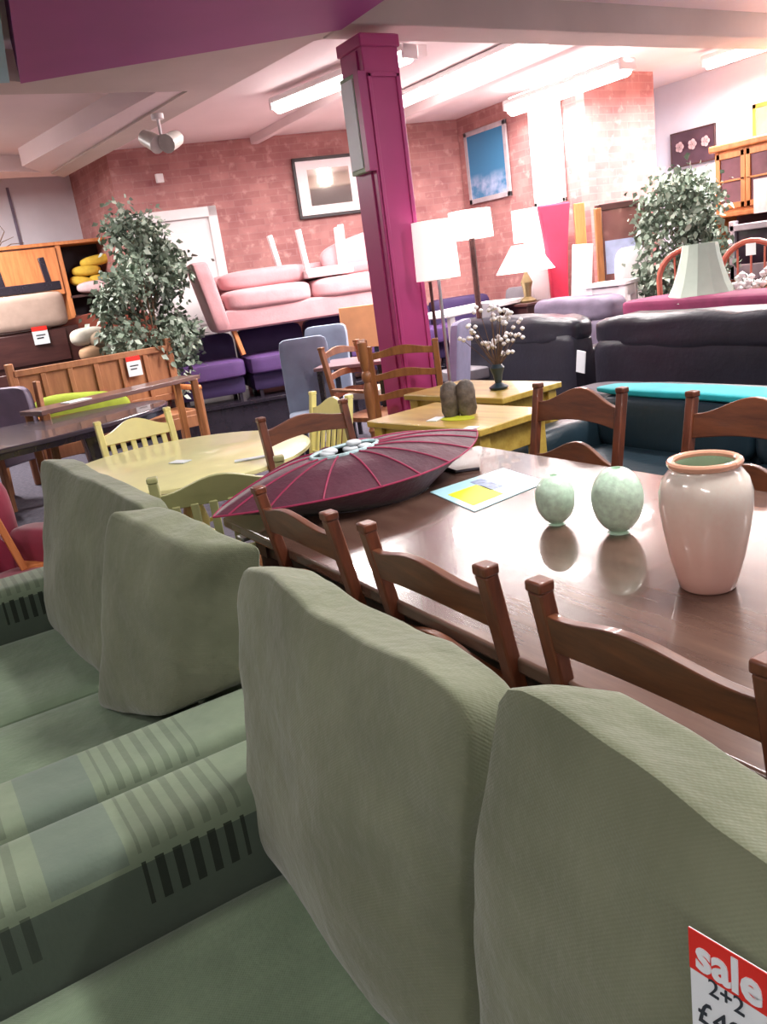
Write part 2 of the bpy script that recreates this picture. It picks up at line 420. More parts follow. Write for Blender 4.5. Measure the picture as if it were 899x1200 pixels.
# twin spotlight
p = at(190, 165, D=7.4)
sp = thing('twin_spotlight', 'white twin head spotlight hanging from the beige beam', 'spotlight', (p.x, p.y, p.z+.2))
obj('mount', G().lathe([(.05, .0), (.05, .04)], (p.x, p.y, p.z+.16), 16).tube([(p.x, p.y, p.z+.18), (p.x, p.y, p.z+.02)], .014), M['white'], sp)
for s_, dx in ((-1, -.09), (1, .08)):
    q = p+CR*dx; ax = Vector((.6, -.5*s_-.3, -.35)).normalized()
    g = G().tube([q-ax*.09, q-ax*.05, q+ax*.07, q+ax*.09], .06, 14, .075).tube([p, q], .012)
    obj('lamp_head', g, mat('off_white_metal', (206, 200, 192), .4), sp)
p = onback(.75, 2.98, .03)
solo('wall_sensor', G().box(at(187, 209, X=-10.05), (.05, .09, .1)), M['white'], 'small white sensor box on the brick wall above the white door', 'sensor', at(187, 209, X=-10.05), bev=.008)

# ------------------------------------------------------------------ pictures on the walls
def picture(c, u, w, h, name, label, fmat, pmat, fw=.04, th=.03, mount=None):
    """flat picture centred at c, width direction u, outward normal computed"""
    c = Vector(c); ang = math.atan2(u.y, u.x); r = thing(name, label, 'picture', c-Vector((0, 0, h/2)), ang)
    nrm = Vector((u.y, -u.x, 0)); g = G()
    for dx, dz, ww, hh in ((-w/2+fw/2, 0, fw, h), (w/2-fw/2, 0, fw, h), (0, h/2-fw/2, w, fw), (0, -h/2+fw/2, w, fw)):
        g.box(c+u*dx+Vector((0, 0, dz)), (ww, th, hh), ang)
    obj('frame', g, fmat, r, bev=.005)
    k = 1
    if mount:
        obj('mount', G().box(c, (w-fw*1.5, th*.4, h-fw*1.5), ang), M['white'], r); k = 1-mount
    obj('print', G().box(c+nrm*.004, ((w-fw*1.5)*k, th*.4, (h-fw*1.5)*k), ang), pmat, r)
    return r
def print_mat(name, a, b, sc=4, lo=.4, hi=.6, c=None):
    t = NT(name); f = t.ramp(t.noise(sc, 5), lo, hi); cc_ = t.mix(f, rgb(*a), rgb(*b))
    if c:
        s = t.n('ShaderNodeSeparateXYZ', {'Vector': t.coord()}); cc_ = t.mix(t.ramp(s.outputs[2], .22, .36), cc_, rgb(*c))
    t.set(t.b.inputs['Base Color'], cc_); t.b.inputs['Roughness'].default_value = .25; return t.m
X_ = Vector((1, 0, 0))
c_ = (at(543, 168, Y=7.2)+at(598, 222, Y=7.2))/2
picture(at(571, 192, Y=7.24), X_, .82, .88, 'blue_picture', 'blue and white seascape print in a pale grey frame on brick wall', mat('pale_grey_frame', (176, 166, 170), .5), print_mat('seascape', (72, 128, 168), (170, 184, 214), 4, c=(60, 124, 164)), .06)
picture(at(641, 180, Y=7.24), X_, .52, 1.12, 'white_picture', 'tall washed-out white picture on brick wall above the red panel', M['white'], print_mat('pale_print', (236, 226, 228), (206, 190, 200), 5, .5, .8), .05, mount=.2)
picture(at(812, 172, Y=9.36), X_, .66, .42, 'dark_picture', 'dark landscape picture with three pale blossoms on the white wall', M['darkbrown'], mat('dark_print', (84, 56, 66), .4, .2, 4), .02)
pp = at(812, 172, Y=9.33)
g = G()
for k in (-1, 0, 1):
    q = pp+Vector((k*.19, -.012, .03))
    for j in range(5):
        a = 2*PI*j/5; g.lathe([(.028, -.0), (.028, .001)], (0, 0, 0), 8) if False else None
        c2 = q+Vector((math.cos(a)*.035, 0, math.sin(a)*.035)); g.prism([(c2.x+.03*math.cos(b*PI/4), c2.z+.03*math.sin(b*PI/4)) for b in range(8)], .004, 'Y', (0, c2.y, 0))
for o in [x for x in bpy.data.objects if x.name.startswith('dark_picture')]: obj('blossom_motif', g, mat('blossom_pink', (214, 176, 176), .5), o)
picture(at(903, 145, Y=9.36), X_, .44, .5, 'gilt_picture', 'gilt framed picture at the right edge on the white wall', mat('gilt', (190, 150, 70), .35, metal=.4), mat('sepia_print', (150, 130, 110), .4), .05)
picture(onback(2.62, 2.66, .05), wd, .9, .72, 'wall_mirror', 'black framed mirror with wide pale mount on brick wall left of the column', mat('black_frame', (52, 40, 42), .4), mat('mirror_glass', (214, 206, 196), .05, 0, metal=.9), .04, mount=.35)

# ------------------------------------------------------------------ green sofas
def green_sofa(x0, x1, label, cushions, arms=(1, 1), seats=2, yb=.0):
    """two-seater facing -Y; front of the back cushions stands near y=.37"""
    xm = (x0+x1)/2
    r = thing('green_sofa', label, 'sofa', (xm, 0, 0))
    aw = .2
    obj('base', G().box((xm, .13, .19), (x1-x0-.1, .92, .24)), M['green'], r, bev=.03, seg=3)
    obj('back', G().puff([(x, y, z) for z in (.12, .80) for y in ((.55, .76) if z < .5 else (.60, .76)) for x in (x0+.03, x1-.03)], 9, 12), M['green'], r)
    for xa in (x0+aw/2, x1-aw/2):
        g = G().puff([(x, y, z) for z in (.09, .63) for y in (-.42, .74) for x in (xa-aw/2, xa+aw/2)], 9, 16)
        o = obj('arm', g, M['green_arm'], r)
    ix0, ix1 = x0+aw, x1-aw; w = (ix1-ix0)/seats
    for k in range(seats):
        g = G().puff([(x, y, z) for z in (.29, .455) for y in (-.40, .50) for x in (ix0+k*w+.004, ix0+(k+1)*w-.004)], 10, 12, bulge=(0, 0, .06))
        obj('seat_cushion', g, M['green_seat'], r)
    for cs in cushions:
        g = G().puff(cs[0], cs[1], 22, bulge=(0, cs[2], 0), wr=.016, seed=cs[3])
        obj('back_cushion', g, M['green'], r)
    for sx in (x0+.1, x1-.1):
        for sy in (-.3, .62): obj('foot', G().lathe([(.03, 0), (.035, .08)], (sx, sy, 0), 14), M['walnut_v'], r)
    return r
# corners: bottom-front-left, bottom-front-right, bottom-back-left, bottom-back-right, then the top four
N1 = ([(-1.36, .38, .455), (-.70, .38, .455), (-1.33, .54, .455), (-.68, .54, .455), (-1.33, .45, 1.05), (-.64, .45, 1.05), (-1.29, .55, 1.025), (-.66, .55, 1.025)], 13, .55, 1)
N2 = ([(-.67, .37, .455), (.0, .38, .455), (-.66, .54, .455), (.0, .54, .455), (-.61, .445, 1.10), (.04, .455, 1.015), (-.56, .56, 1.075), (.04, .56, .97)], 18, .5, 2)
L1 = ([(-3.02, .28, .455), (-2.36, .34, .455), (-2.98, .54, .455), (-2.36, .56, .455), (-3.08, .41, 1.05), (-2.12, .52, 1.0), (-3.0, .50, 1.04), (-2.12, .60, .99)], 14, .45, 3)
L2 = ([(-2.22, .28, .44), (-1.84, .37, .54), (-2.2, .56, .5), (-1.66, .60, .64), (-2.12, .41, 1.015), (-1.78, .50, .97), (-2.08, .53, 1.01), (-1.63, .64, .96)], 15, .35, 4)
green_sofa(-1.48, .22, 'sage green two-seater sofa closest to us with sale ticket on its cushion', [N1, N2])
green_sofa(-3.2, -1.5, 'sage green two-seater sofa at the left with sagging cushions', [L1, L2])

# sale ticket on the nearest cushion
a_ = at(808, 1085, Y=.335); 
tx = (at(905, 1143, Y=.335)-a_).normalized(); tw = .062
ty = (at(785, 1200, Y=.325)-a_).normalized()
ty = (ty-tx*ty.dot(tx)).normalized(); tn = tx.cross(ty).normalized()
if tn.dot(Vector((0, 0, 1.5))-a_) < 0: tn = -tn
r = thing('sale_ticket', 'red and white sale ticket with handwriting pinned on the nearest green cushion', 'price tag', a_+ty*.12)
def quad(o, x0, x1, y0, y1, off, th=.0006):
    vs = []
    for k in (off, off+th):
        for (x, y) in ((x0, y0), (x1, y0), (x1, y1), (x0, y1)): vs.append(o+tx*x+ty*y+tn*k)
    return G().add(vs, [(0, 1, 2, 3), (7, 6, 5, 4), (0, 4, 5, 1), (1, 5, 6, 2), (2, 6, 7, 3), (3, 7, 4, 0)])
obj('card', quad(a_, 0, tw, .0, .1, 0), M['tagw'], r)
tag(obj('banner', quad(a_, 0, tw, 0, .027, .0007), M['tagr'], r), 'red heading band')
def text(body, pos, size, mt, parent, xdir, ydir, name='lettering', offset=0., ext=.0004):
    cu = bpy.data.curves.new(name, 'FONT'); cu.body = body; cu.size = size; cu.extrude = ext; cu.offset = offset; cu.resolution_u = 3
    tmp = bpy.data.objects.new(name, cu); C.objects.link(tmp)
    bpy.context.view_layer.update()
    me = bpy.data.meshes.new_from_object(tmp.evaluated_get(bpy.context.evaluated_depsgraph_get()))
    bpy.data.objects.remove(tmp)
    me.materials.clear(); me.materials.append(mt)
    zd = xdir.cross(ydir)
    inv = (Matrix.Translation(parent['_loc']) @ Matrix.Rotation(parent['_rot'], 4, 'Z')).inverted()
    for v in me.vertices: v.co = inv @ (pos+xdir*v.co.x+ydir*v.co.y+zd*v.co.z)
    o = bpy.data.objects.new(name, me); C.objects.link(o); o.parent = parent; return o
text('sale', a_+tx*.005+ty*.0235+tn*.0016, .030, M['tagw'], r, tx, -ty, offset=.0009)
text('2+2', a_+tx*.013+ty*.037+tn*.0012, .016, M['ink'], r, tx, -ty, 'handwriting')
text('£495', a_+tx*.004+ty*.060+tn*.0012, .022, M['ink'], r, tx, -ty, 'handwriting')

# ------------------------------------------------------------------ dining table
tb = thing('dining_table', 'long dark brown dining table with glossy top', 'table', (-1.15, 1.48, 0))
tx0, tx1, ty0, ty1 = -2.68, .42, .90, 2.06
obj('tabletop', G().box(((tx0+tx1)/2, (ty0+ty1)/2, .742), (tx1-tx0, ty1-ty0, .036)), M['tabletop'], tb, bev=.008, seg=3)
g = G()
for y in (ty0+.1, ty1-.1): g.box(((tx0+tx1)/2, y, .67), (tx1-tx0-.2, .025, .1))
for x in (tx0+.1, tx1-.1): g.box((x, (ty0+ty1)/2, .67), (.025, ty1-ty0-.2, .1))
obj('apron', g, M['tableleg'], tb, bev=.003)
for x in (tx0+.12, tx1-.12):
    for y in (ty0+.12, ty1-.12):
        obj('leg', G().lathe([(.03, 0), (.034, .05), (.026, .12), (.04, .3), (.045, .45), (.03, .5), (.045, .55), (.045, .62)], (x, y, 0), 16).box((x, y, .67), (.085, .085, .1)), M['tableleg'], tb)
g = G()
obj('extension_leaf', G().box((tx0-.0, 1.3, .700), (.10, .7, .02)).box((tx0-.0, 1.3, .665), (.06, .7, .014)), M['metal'], tb, bev=.003)

# ------------------------------------------------------------------ chairs
def arch(w, z0, h_end, h_mid, n=16, low=0.0, wave=True):
    pts = [(-w/2, z0), (w/2, z0)]
    if low: pts = [(-w/2+w*i/n, z0+low*math.sin(PI*i/n)) for i in range(n+1)]
    for i in range(n+1):
        t = i/n; x = w/2-w*t; s = math.sin(PI*t)
        k = s*s if wave else s
        pts.append((x, z0+h_end+(h_mid-h_end)*k))
    return pts
def curvedrail(w, pts, th, bow, yc, n=None):
    """rail outline in (x,z), extruded th in y and bowed backwards in plan"""
    g = G().prism(pts, th, 'Y', (0, yc-th/2, 0))
    g.v = [Vector((v.x, v.y+bow*(1-(2*v.x/w)**2), v.z)) for v in g.v]
    return g
def back_posts(w, h, sh, lean, sq, my, top=.015):
    out = []
    for s in (-1, 1):
        g = G(); g.beam((s*w/2, my+.02, 0), (s*w/2, my-.0, sh), sq, sq); g.beam((s*w/2, my, sh-.001), (s*w/2, my+lean, h), sq, sq*.9)
        g.box((s*w/2, my+lean, h+.008), (sq*1.1, sq*1.05, .022))
        out.append(g)
    return out
def wood_chair(name, label, cat, w=.43, h=.97, sh=.45, d=.42, lean=.09, mt='walnut', mtv='walnut_v', seatm='walnut', rails=((.80, .06, .10), (.60, .05, .09)), style='rail', group=None, sq=.036, arms=False, top=.03):
    """local frame: faces -Y, origin on the floor under the back of the seat"""
    r = thing(name, label, cat, (0, 0, 0), 0, group)
    my = -.0
    for g in back_posts(w, h, sh, lean, sq, my): obj('back_post', g, M[mtv], r, False, bev=.005)
    def yat(z): return my+lean*(z-sh)/(h-sh)
    for k, (z, he, hm) in enumerate(rails):
        pts = arch(w-sq*.6, z, he, hm, low=.02 if style != 'slat' else .0)
        g = curvedrail(w, pts, .022, .02, 0)
        g.v = [Vector((v.x, v.y+yat(v.z), v.z)) for v in g.v]
        obj('top_rail' if k == 0 else 'back_rail', g, M[mt], r, False, bev=.003)
    if style == 'slat':
        zt = rails[0][0]+.01; zb = sh+.12
        g = G().beam((-w/2, yat(zb), zb), (w/2, yat(zb), zb), .04, .02, (0, 0, 1)); obj('back_rail', g, M[mt], r, False, bev=.003)
        n = 6
        for i in range(n):
            x = -w/2+w*(i+.9)/(n+.8)
            g = G().beam((x, yat(zb), zb), (x, yat(zt)+.012, zt), .03, .014); obj('back_slat', g, M[mt], r, False, bev=.003)
    obj('seat', G().puff([(x, y, z) for z in (sh-.03, sh+.012) for y in (-d, .0) for x in ((-w/2-.01, w/2+.01) if y > -.1 else (-w/2-.03, w/2+.03))], 14, 10), M[seatm], r, False)
    for s in (-1, 1):
        obj('front_leg', G().lathe([(.015, 0), (.02, .1), (.016, .14), (.024, .3), (.022, sh-.03)], (s*(w/2), -d+.04, 0), 12), M[mtv], r, False)
    g = G()
    for s in (-1, 1): g.beam((s*w/2, -d+.04, .2), (s*w/2, .02, .2), .02, .02)
    g.beam((-w/2, -d/2, .2), (w/2, -d/2, .2), .02, .02, (0, 0, 1)); g.beam((-w/2, -d+.04, .3), (w/2, -d+.04, .3), .02, .02, (0, 0, 1))
    obj('stretcher', g, M[mtv], r, False)
    if arms:
        for s in (-1, 1):
            obj('armrest', G().beam((s*w/2, yat(.68), .68), (s*(w/2+.02), -d+.08, .66), .045, .025), M[mt], r, False, bev=.008)
            obj('arm_support', G().tube([(s*(w/2+.02), -d+.1, sh), (s*(w/2+.02), -d+.1, .66)], .014), M[mtv], r, False)
    return r
def put(o, x, y, rot, z=0):
    o.location = (x, y, z); o.rotation_euler = (0, 0, rot); return o
lean = .09
nc = wood_chair('dining_chair', 'brown wooden dining chair between the nearest sofa and the table, next to the lampshade', 'chair', group='chairs around the long dark table', rails=((.825, .075, .108), (.66, .045, .085)), h=.945)
put(nc, -1.945, .85+lean, PI)
dup(nc, None, (-1.35, .86+lean, 0), PI, 'brown wooden dining chair on the near side of the table, second along from the lampshade')
dup(nc, None, (-.785, .87+lean, 0), PI, 'brown wooden dining chair on the near side of the table, opposite the big pink vase')
dup(nc, None, (-3.39+lean, 1.62, 0), PI/2, 'brown wooden dining chair at the head of the table behind the burgundy lampshade')
fc = wood_chair('dining_chair', 'brown wooden dining chair on the far side of the table, behind the mint eggs', 'chair', w=.47, rails=((.80, .085, .15), (.60, .06, .13)), h=.945, group='chairs around the long dark table')
put(fc, -2.42, 2.40-lean, 0)
dup(fc, None, (-1.63, 2.40-lean, 0), 0, 'brown wooden dining chair on the far side of the table, behind the big pink vase')

# ------------------------------------------------------------------ things on the dining table
TZ = .76
# burgundy pagoda lampshade lying with its opening up
A = at(250, 606, Z=.85); B = at(558, 503, Z=.85)
mid = (A+B)/2; ax = (B-A).normalized(); ax.z = 0; ax.normalize(); sd = Vector((ax.y, -ax.x, 0))   # sd points to the camera side
Lh = (B-A).length/2
ls = thing('burgundy_lampshade', 'large burgundy ribbed fabric lampshade standing on the dining table', 'lampshade', (mid.x, mid.y, TZ))
N_ = 48
def outline(t):   # pointed lens outline, straight between rib ends
    a = 2*PI*t/N_; cx = math.cos(a); sx = math.sin(a)
    x = Lh*(abs(cx)**1.0)*(1 if cx > 0 else -1); y = .30*(abs(sx)**1.9)*(1 if sx > 0 else -1)
    return x, y
hole = (-.08, .02); hr = (.14, .07)
def shade_pt(t, k):
    """k 0 at the rim, 1 at the opening"""
    x, y = outline(t); a = 2*PI*t/N_
    hx, hy = hole[0]+hr[0]*math.cos(a), hole[1]+hr[1]*math.sin(a)
    px = x+(hx-x)*k; py = y+(hy-y)*k
    z = .85+.085*(1-(1-k)**1.8)*1.0
    return Vector((mid.x, mid.y, 0))+ax*px+sd*py+Vector((0, 0, z))
g = G(); K = 8; vs = []; fs = []
for k in range(K+1):
    for t in range(N_): vs.append(shade_pt(t, k/K))
for k in range(K):
    for t in range(N_): fs.append((k*N_+t, k*N_+(t+1) % N_, (k+1)*N_+(t+1) % N_, (k+1)*N_+t))
b0 = len(vs)
for k in range(1, 5):
    for t in range(N_):
        x, y = outline(t); f = k/4; s = 1-.48*f**.8
        vs.append(Vector((mid.x, mid.y, 0))+ax*(x*s)+sd*(y*(1-.22*f))+Vector((0, 0, .85-(.85-TZ-.002)*f)))
for k in range(4):
    lo = (b0-0) if k == 0 else b0+(k-1)*N_
    for t in range(N_):
        a1 = t if k == 0 else b0+(k-1)*N_+t; a2 = (t+1) % N_ if k == 0 else b0+(k-1)*N_+(t+1) % N_
        fs.append((a1, b0+k*N_+t, b0+k*N_+(t+1) % N_, a2))
g.add(vs, fs)
burg = fabric('burgundy_silk', (84, 34, 52), (62, 24, 42), 300, .55)
o = obj('fabric_panels', g, burg, ls); so = o.modifiers.new('thick', 'SOLIDIFY'); so.thickness = .003
piping = mat('crimson_piping', (150, 36, 76), .6)
g = G().tube([shade_pt(t, 0) for t in range(N_)]+[shade_pt(0, 0)], .0035, 6); obj('rim_piping', g, piping, ls)
for t in (2.5, 5, 7.5, 10, 12, 14, 16.5, 19, 21.5, 28, 32, 36, 40, 44):
    pts = []
    for k in range(K+1):
        t0 = int(t); fr = t-t0; pts.append(shade_pt(t0, k/K).lerp(shade_pt((t0+1) % N_, k/K), fr)+Vector((0, 0, .002)))
    obj('rib_piping', G().tube(pts, .0035, 6), piping, ls)
g = G().tube([shade_pt(t, 1)+Vector((0, 0, .002)) for t in range(N_)]+[shade_pt(0, 1)], .007, 6); obj('opening_ring', g, mat('teal_white_ring', (176, 206, 210), .5, .3, 30), ls)
hc = Vector((mid.x, mid.y, 0))+ax*hole[0]+sd*hole[1]
gl = G()
for k in range(5):
    a = k*1.3; gl.puff([hc+Vector(((i & 1)*.05-.025+.08*math.cos(a)*ax.x, ((i >> 1) & 1)*.05-.025+.09*math.cos(a)*ax.y, .918+((i >> 2) & 1)*.02+.006*k)) for i in range(8)], 3, 5)
tag(obj('lining', gl, mat('pale_lining', (214, 222, 226), .7, .1), ls), 'pale crumpled lining in the opening')
obj('base_ring', G().add([Vector((mid.x, mid.y, 0))+ax*(outline(t)[0]*.52*r_)+sd*(outline(t)[1]*.78*r_)+Vector((0, 0, TZ+.003*q)) for q in (0, 1) for r_ in (1,) for t in range(N_)], [tuple(range(N_)), tuple(range(2*N_-1, N_-1, -1))]+[(i, (i+1) % N_, (i+1) % N_+N_, i+N_) for i in range(N_)]), M['black'], ls)
# flex lying on the table
solo('lamp_flex', G().tube([at(520, 548, Z=TZ+.006), at(535, 553, Z=TZ+.006), at(547, 551, Z=TZ+.006), at(562, 549, Z=TZ+.006)], .006, 8), M['black'], 'short black flex lying on the table behind the lampshade', 'cable', at(520, 548, Z=TZ))

# leaflet
pq = [at(x, y, Z=TZ+.001) for x, y in ((504, 577), (556, 600), (641, 565), (590, 549))]
lf = thing('price_leaflet', 'pale blue leaflet with yellow block lying on the dining table', 'leaflet', sum(pq, Vector())/4)
def bil(u, v, z=0): return pq[0]*(1-u)*(1-v)+pq[1]*u*(1-v)+pq[2]*u*v+pq[3]*(1-u)*v+Vector((0, 0, z))
def patch(u0, u1, v0, v1, z, th=.0006):
    return G().add([bil(u, v, z+q) for q in (0, th) for (u, v) in ((u0, v0), (u1, v0), (u1, v1), (u0, v1))], [(3, 2, 1, 0), (4, 5, 6, 7), (0, 1, 5, 4), (1, 2, 6, 5), (2, 3, 7, 6), (3, 0, 4, 7)])
obj('sheet', patch(0, 1, 0, 1, 0, .002), mat('pale_blue_paper', (178, 224, 236), .35, .02), lf)
tag(obj('yellow_block', patch(.28, .85, .08, .48, .0022), mat('yellow_print', (226, 226, 40), .5, .05), lf), 'yellow printed block')
tag(obj('grey_block', patch(.12, .62, .46, .62, .0022), mat('grey_print', (140, 156, 190), .5, .3, 40), lf), 'grey printed lines')
tag(obj('white_block', patch(.08, .92, .66, .95, .0022), mat('white_print', (206, 234, 240), .5, .02), lf), 'paler blank area')

def egg(px, py, r, h, label):
    c = at(px, py, Z=TZ)
    c = c+Vector((Fh.x, Fh.y, 0))*r*.55
    pr = [(r*.45, 0)]
    for i in range(2, 18):
        aa = PI*i/19; pr.append((r*math.sin(aa)*(1-.06*math.cos(aa)), h*(1-math.cos(aa))/2))
    pr += [(r*.20, h*.985), (r*.17, h-.02), (.002, h-.03)]
    mt = MAT.get('mint_glaze') or mat('mint_glaze', (202, 232, 208), .3, .12, 60, bump=.1, bscale=120, coat=.3)
    return solo('egg_vase', G().lathe(pr, c, 32, False), mt, label, 'vase', c, group='mint egg vases on the dining table', ang=60)
egg(656, 617, .056, .145, 'smaller mint green egg shaped vase beside the leaflet on the table')
egg(731, 628, .068, .18, 'larger mint green egg shaped vase between the small one and pink vase')
def vase():
    c = at(841, 696, Z=TZ)+Vector((Fh.x, Fh.y, 0))*.05
    t = NT('pink_cream_glaze'); s = t.n('ShaderNodeSeparateXYZ', {'Vector': t.coord()})
    f = t.mth('ADD', s.outputs[2], t.mth('MULTIPLY', t.noise(9, 3), .10))
    f2 = t.mth('ADD', f, t.mth('MULTIPLY', s.outputs[1], .9))
    c1 = t.mix(t.ramp(f2, .02, .24), rgb(244, 188, 172), rgb(252, 242, 228))
    c1 = t.mix(t.mth('MULTIPLY', t.ramp(t.noise(90, 2), .45, .7), .12), c1, rgb(240, 190, 172))
    t.set(t.b.inputs['Base Color'], c1); t.b.inputs['Roughness'].default_value = .16; t.b.inputs['Coat Weight'].default_value = .5
    r = thing('pink_vase', 'large cream and pink glazed vase with rolled rim on dining table', 'vase', c)
    H = .30
    pr = [(r_*.88, z_*.96) for r_, z_ in ((.062, 0), (.066, .004), (.074, .03), (.088, .08), (.100, .14), (.107, .19), (.107, .225), (.098, .255), (.084, .272), (.077, .280), (.076, .286))]
    obj('body', G().lathe(pr+[(.060, .272), (.064, .26), (.078, .23), (.086, .19), (.076, .1), (.05, .01)], c, 48, True), t.m, r, ang=60)
    g = G().tube([c+Vector((.068*math.cos(a*PI/20), .068*math.sin(a*PI/20), .279)) for a in range(41)], .0085, 10)
    obj('rim', g, mat('coral_glaze', (224, 168, 140), .2, .05, coat=.5), r)
    tag(obj('inner_neck', G().lathe([(.061, .281), (.059, .262), (.074, .235), (.08, .19)], c, 40, False), mat('mint_inner_glaze', (176, 212, 182), .2, .05), r), 'mint green inside')
    for a in (-2.5, -1.9): pass
vase()

# ------------------------------------------------------------------ cream round table and its chairs
rt = thing('round_table', 'cream painted round dining table', 'table', (-3.98, 1.2, 0))
obj('tabletop', G().lathe([(.0, .0), (.62, .0), (.645, .01), (.645, .025), (.63, .032), (.0, .032)], (-3.98, 1.2, .72), 56, False), M['creamtop'], rt, ang=50)
obj('pedestal', G().lathe([(.2, .05), (.16, .09), (.07, .14), (.05, .3), (.07, .42), (.05, .5), (.09, .62), (.3, .70), (.3, .72)], (-3.98, 1.2, 0), 24), M['cream'], rt)
for k in range(4):
    a = k*PI/2+.4; obj('foot', G().beam((-3.98+.1*math.cos(a), 1.2+.1*math.sin(a), .12), (-3.98+.4*math.cos(a), 1.2+.4*math.sin(a), .03), .05, .06, (0, 0, 1)), M['cream'], rt, bev=.01)
solo('white_price_card', G().box(at(211, 541, Z=.757), (.1, .06, .004), .5), M['tagw'], 'white price card lying on the cream round table', 'price tag', at(211, 541, Z=.753))
solo('price_card', G().box(at(296, 537, Z=.757), (.17, .04, .005), 1.2), M['tagw'], 'long white card at the near edge of the cream round table', 'price tag', at(296, 537, Z=.753))
def two(x0, y0, x1, y1, z):
    """chair back whose post tops are seen at these pixels at height z"""
    a = at(x0, y0, Z=z); b = at(x1, y1, Z=z); d = b-a; return (a+b)/2, math.atan2(d.y, d.x), d.length
cc1 = wood_chair('slatted_chair', 'cream slat back chair behind the round table, showing its front', 'chair', w=.42, h=.9, mt='cream', mtv='cream', seatm='cream', rails=((.775, .055, .12),), style='slat', lean=.08, group='slat back chairs at the round table')
c_, a_r, w_ = two(106, 503, 204, 482, .885)
put(cc1, c_.x, c_.y, a_r+0.0)
def shift_back(o, lean=.08):  # origin sits under the seat back, not under the leaned top
    r_ = o.rotation_euler[2]; o.location.x -= -math.sin(r_)*lean; o.location.y -= math.cos(r_)*lean
shift_back(cc1)
gc = wood_chair('slatted_chair', 'sage green slat back chair on the near side of the round table', 'chair', w=.46, h=.9, mt='sagepaint', mtv='sagepaint', seatm='oak', rails=((.785, .06, .11),), style='slat', lean=.08, group='slat back chairs at the round table')
c_, a_r, w_ = two(190, 562, 316, 540, .905)
put(gc, c_.x, c_.y, a_r+PI); shift_back(gc)
c3 = dup(cc1, None, (0, 0, 0), 0, 'cream slat back chair at the right of the round table, behind a brown chair')
c_, a_r, w_ = two(322, 478, 352, 474, .90)
put(c3, -3.98, 2.0, 0)
c4 = wood_chair('painted_chair', 'light wooden chair at the left of the round table, top of its back white', 'chair', w=.40, h=.80, mt='white', mtv='orange', seatm='orange', rails=((.73, .05, .08), (.58, .04, .06)), lean=.08)
c_, a_r, w_ = two(8, 548, 50, 588, .81)
put(c4, c_.x-.05, c_.y-.1, a_r+PI)

# crimson armchair at the left edge
p = at(-14, 660, D=3.75)
ra = thing('crimson_armchair', 'crimson armchair cut off by the left edge beyond the green sofa', 'armchair', (p.x, p.y, 0), 2.1)
M['crimson'] = mat('crimson_velvet', (142, 18, 56), .8, .12, 5, sheen=.4)
obj('back', G().pad((0, .3, .58), (.72, .22, .62), 5, 12), M['crimson'], ra, False)
obj('seat', G().pad((0, -.12, .33), (.56, .62, .24), 7, 10), M['crimson'], ra, False)
for s in (-1, 1): obj('arm', G().pad((s*.34, -.08, .36), (.17, .76, .5), 5, 10), M['crimson'], ra, False)
for sx in (-.3, .3):
    for sy in (-.38, .34): obj('foot', G().lathe([(.02, 0), (.028, .1)], (sx, sy, 0), 10), M['walnut_v'], ra, False)

# ------------------------------------------------------------------ black oval table and bench, console
bt = thing('oval_table', 'black oval dining table at the left', 'table', (-6.9, .95, 0))
def oval(rx, ry, cx, cy, rot, n=48):
    return [(cx+rx*math.cos(2*PI*i/n)*math.cos(rot)-ry*math.sin(2*PI*i/n)*math.sin(rot), cy+rx*math.cos(2*PI*i/n)*math.sin(rot)+ry*math.sin(2*PI*i/n)*math.cos(rot)) for i in range(n)]
obj('tabletop', G().prism(oval(1.3, .62, -6.55, .75, 1.85), .035, 'Z', (0, 0, .705)), M['darktop'], bt, bev=.008)
tag(obj('rim', G().prism(oval(1.28, .60, -6.55, .75, 1.85), .04, 'Z', (0, 0, .665)), M['black'], bt), 'black edge below the top')
for dx, dy in ((.3, -.5), (.22, .55), (-.5, -.6), (-.45, .65)):
    obj('leg', G().beam((-6.55+dx, .75+dy, 0), (-6.55+dx*.9, .75+dy*.9, .67), .10, .10), M['black'], bt, bev=.006)
cn = thing('console_table', 'long narrow brown table with white card in front of the pine bench', 'table', (-8.6, 2.1, 0))
pa, pb = at(48, 482, Z=.82), at(234, 439, Z=.82)
u = (pb-pa).normalized(); an = math.atan2(u.y, u.x); nn = Vector((-u.y, u.x, 0)); mm_ = (pa+pb)/2+nn*.17
obj('tabletop', G().box(mm_+Vector((0, 0, -.02)), ((pb-pa).length, .34, .04), an), mat('brown_gloss_top', (112, 84, 78), .3, .1, coat=.3), cn, bev=.005)
for q, lab in ((pa+u*.05, 0), (pb-u*.06, 0), (pa+u*.05+nn*.27, 0), (pb-u*.06+nn*.27, 0)): obj('leg', G().beam((q.x+nn.x*.03, q.y+nn.y*.03, 0), (q.x+nn.x*.03, q.y+nn.y*.03, .79), .06, .06), M['oak'], cn, bev=.005)
q = mm_-nn*.02+u*(-.42)
solo('price_card', G().box((q.x, q.y, .824), (.22, .14, .006), an), M['tagw'], 'small white card lying on the narrow brown table', 'price tag', (q.x, q.y, .821))

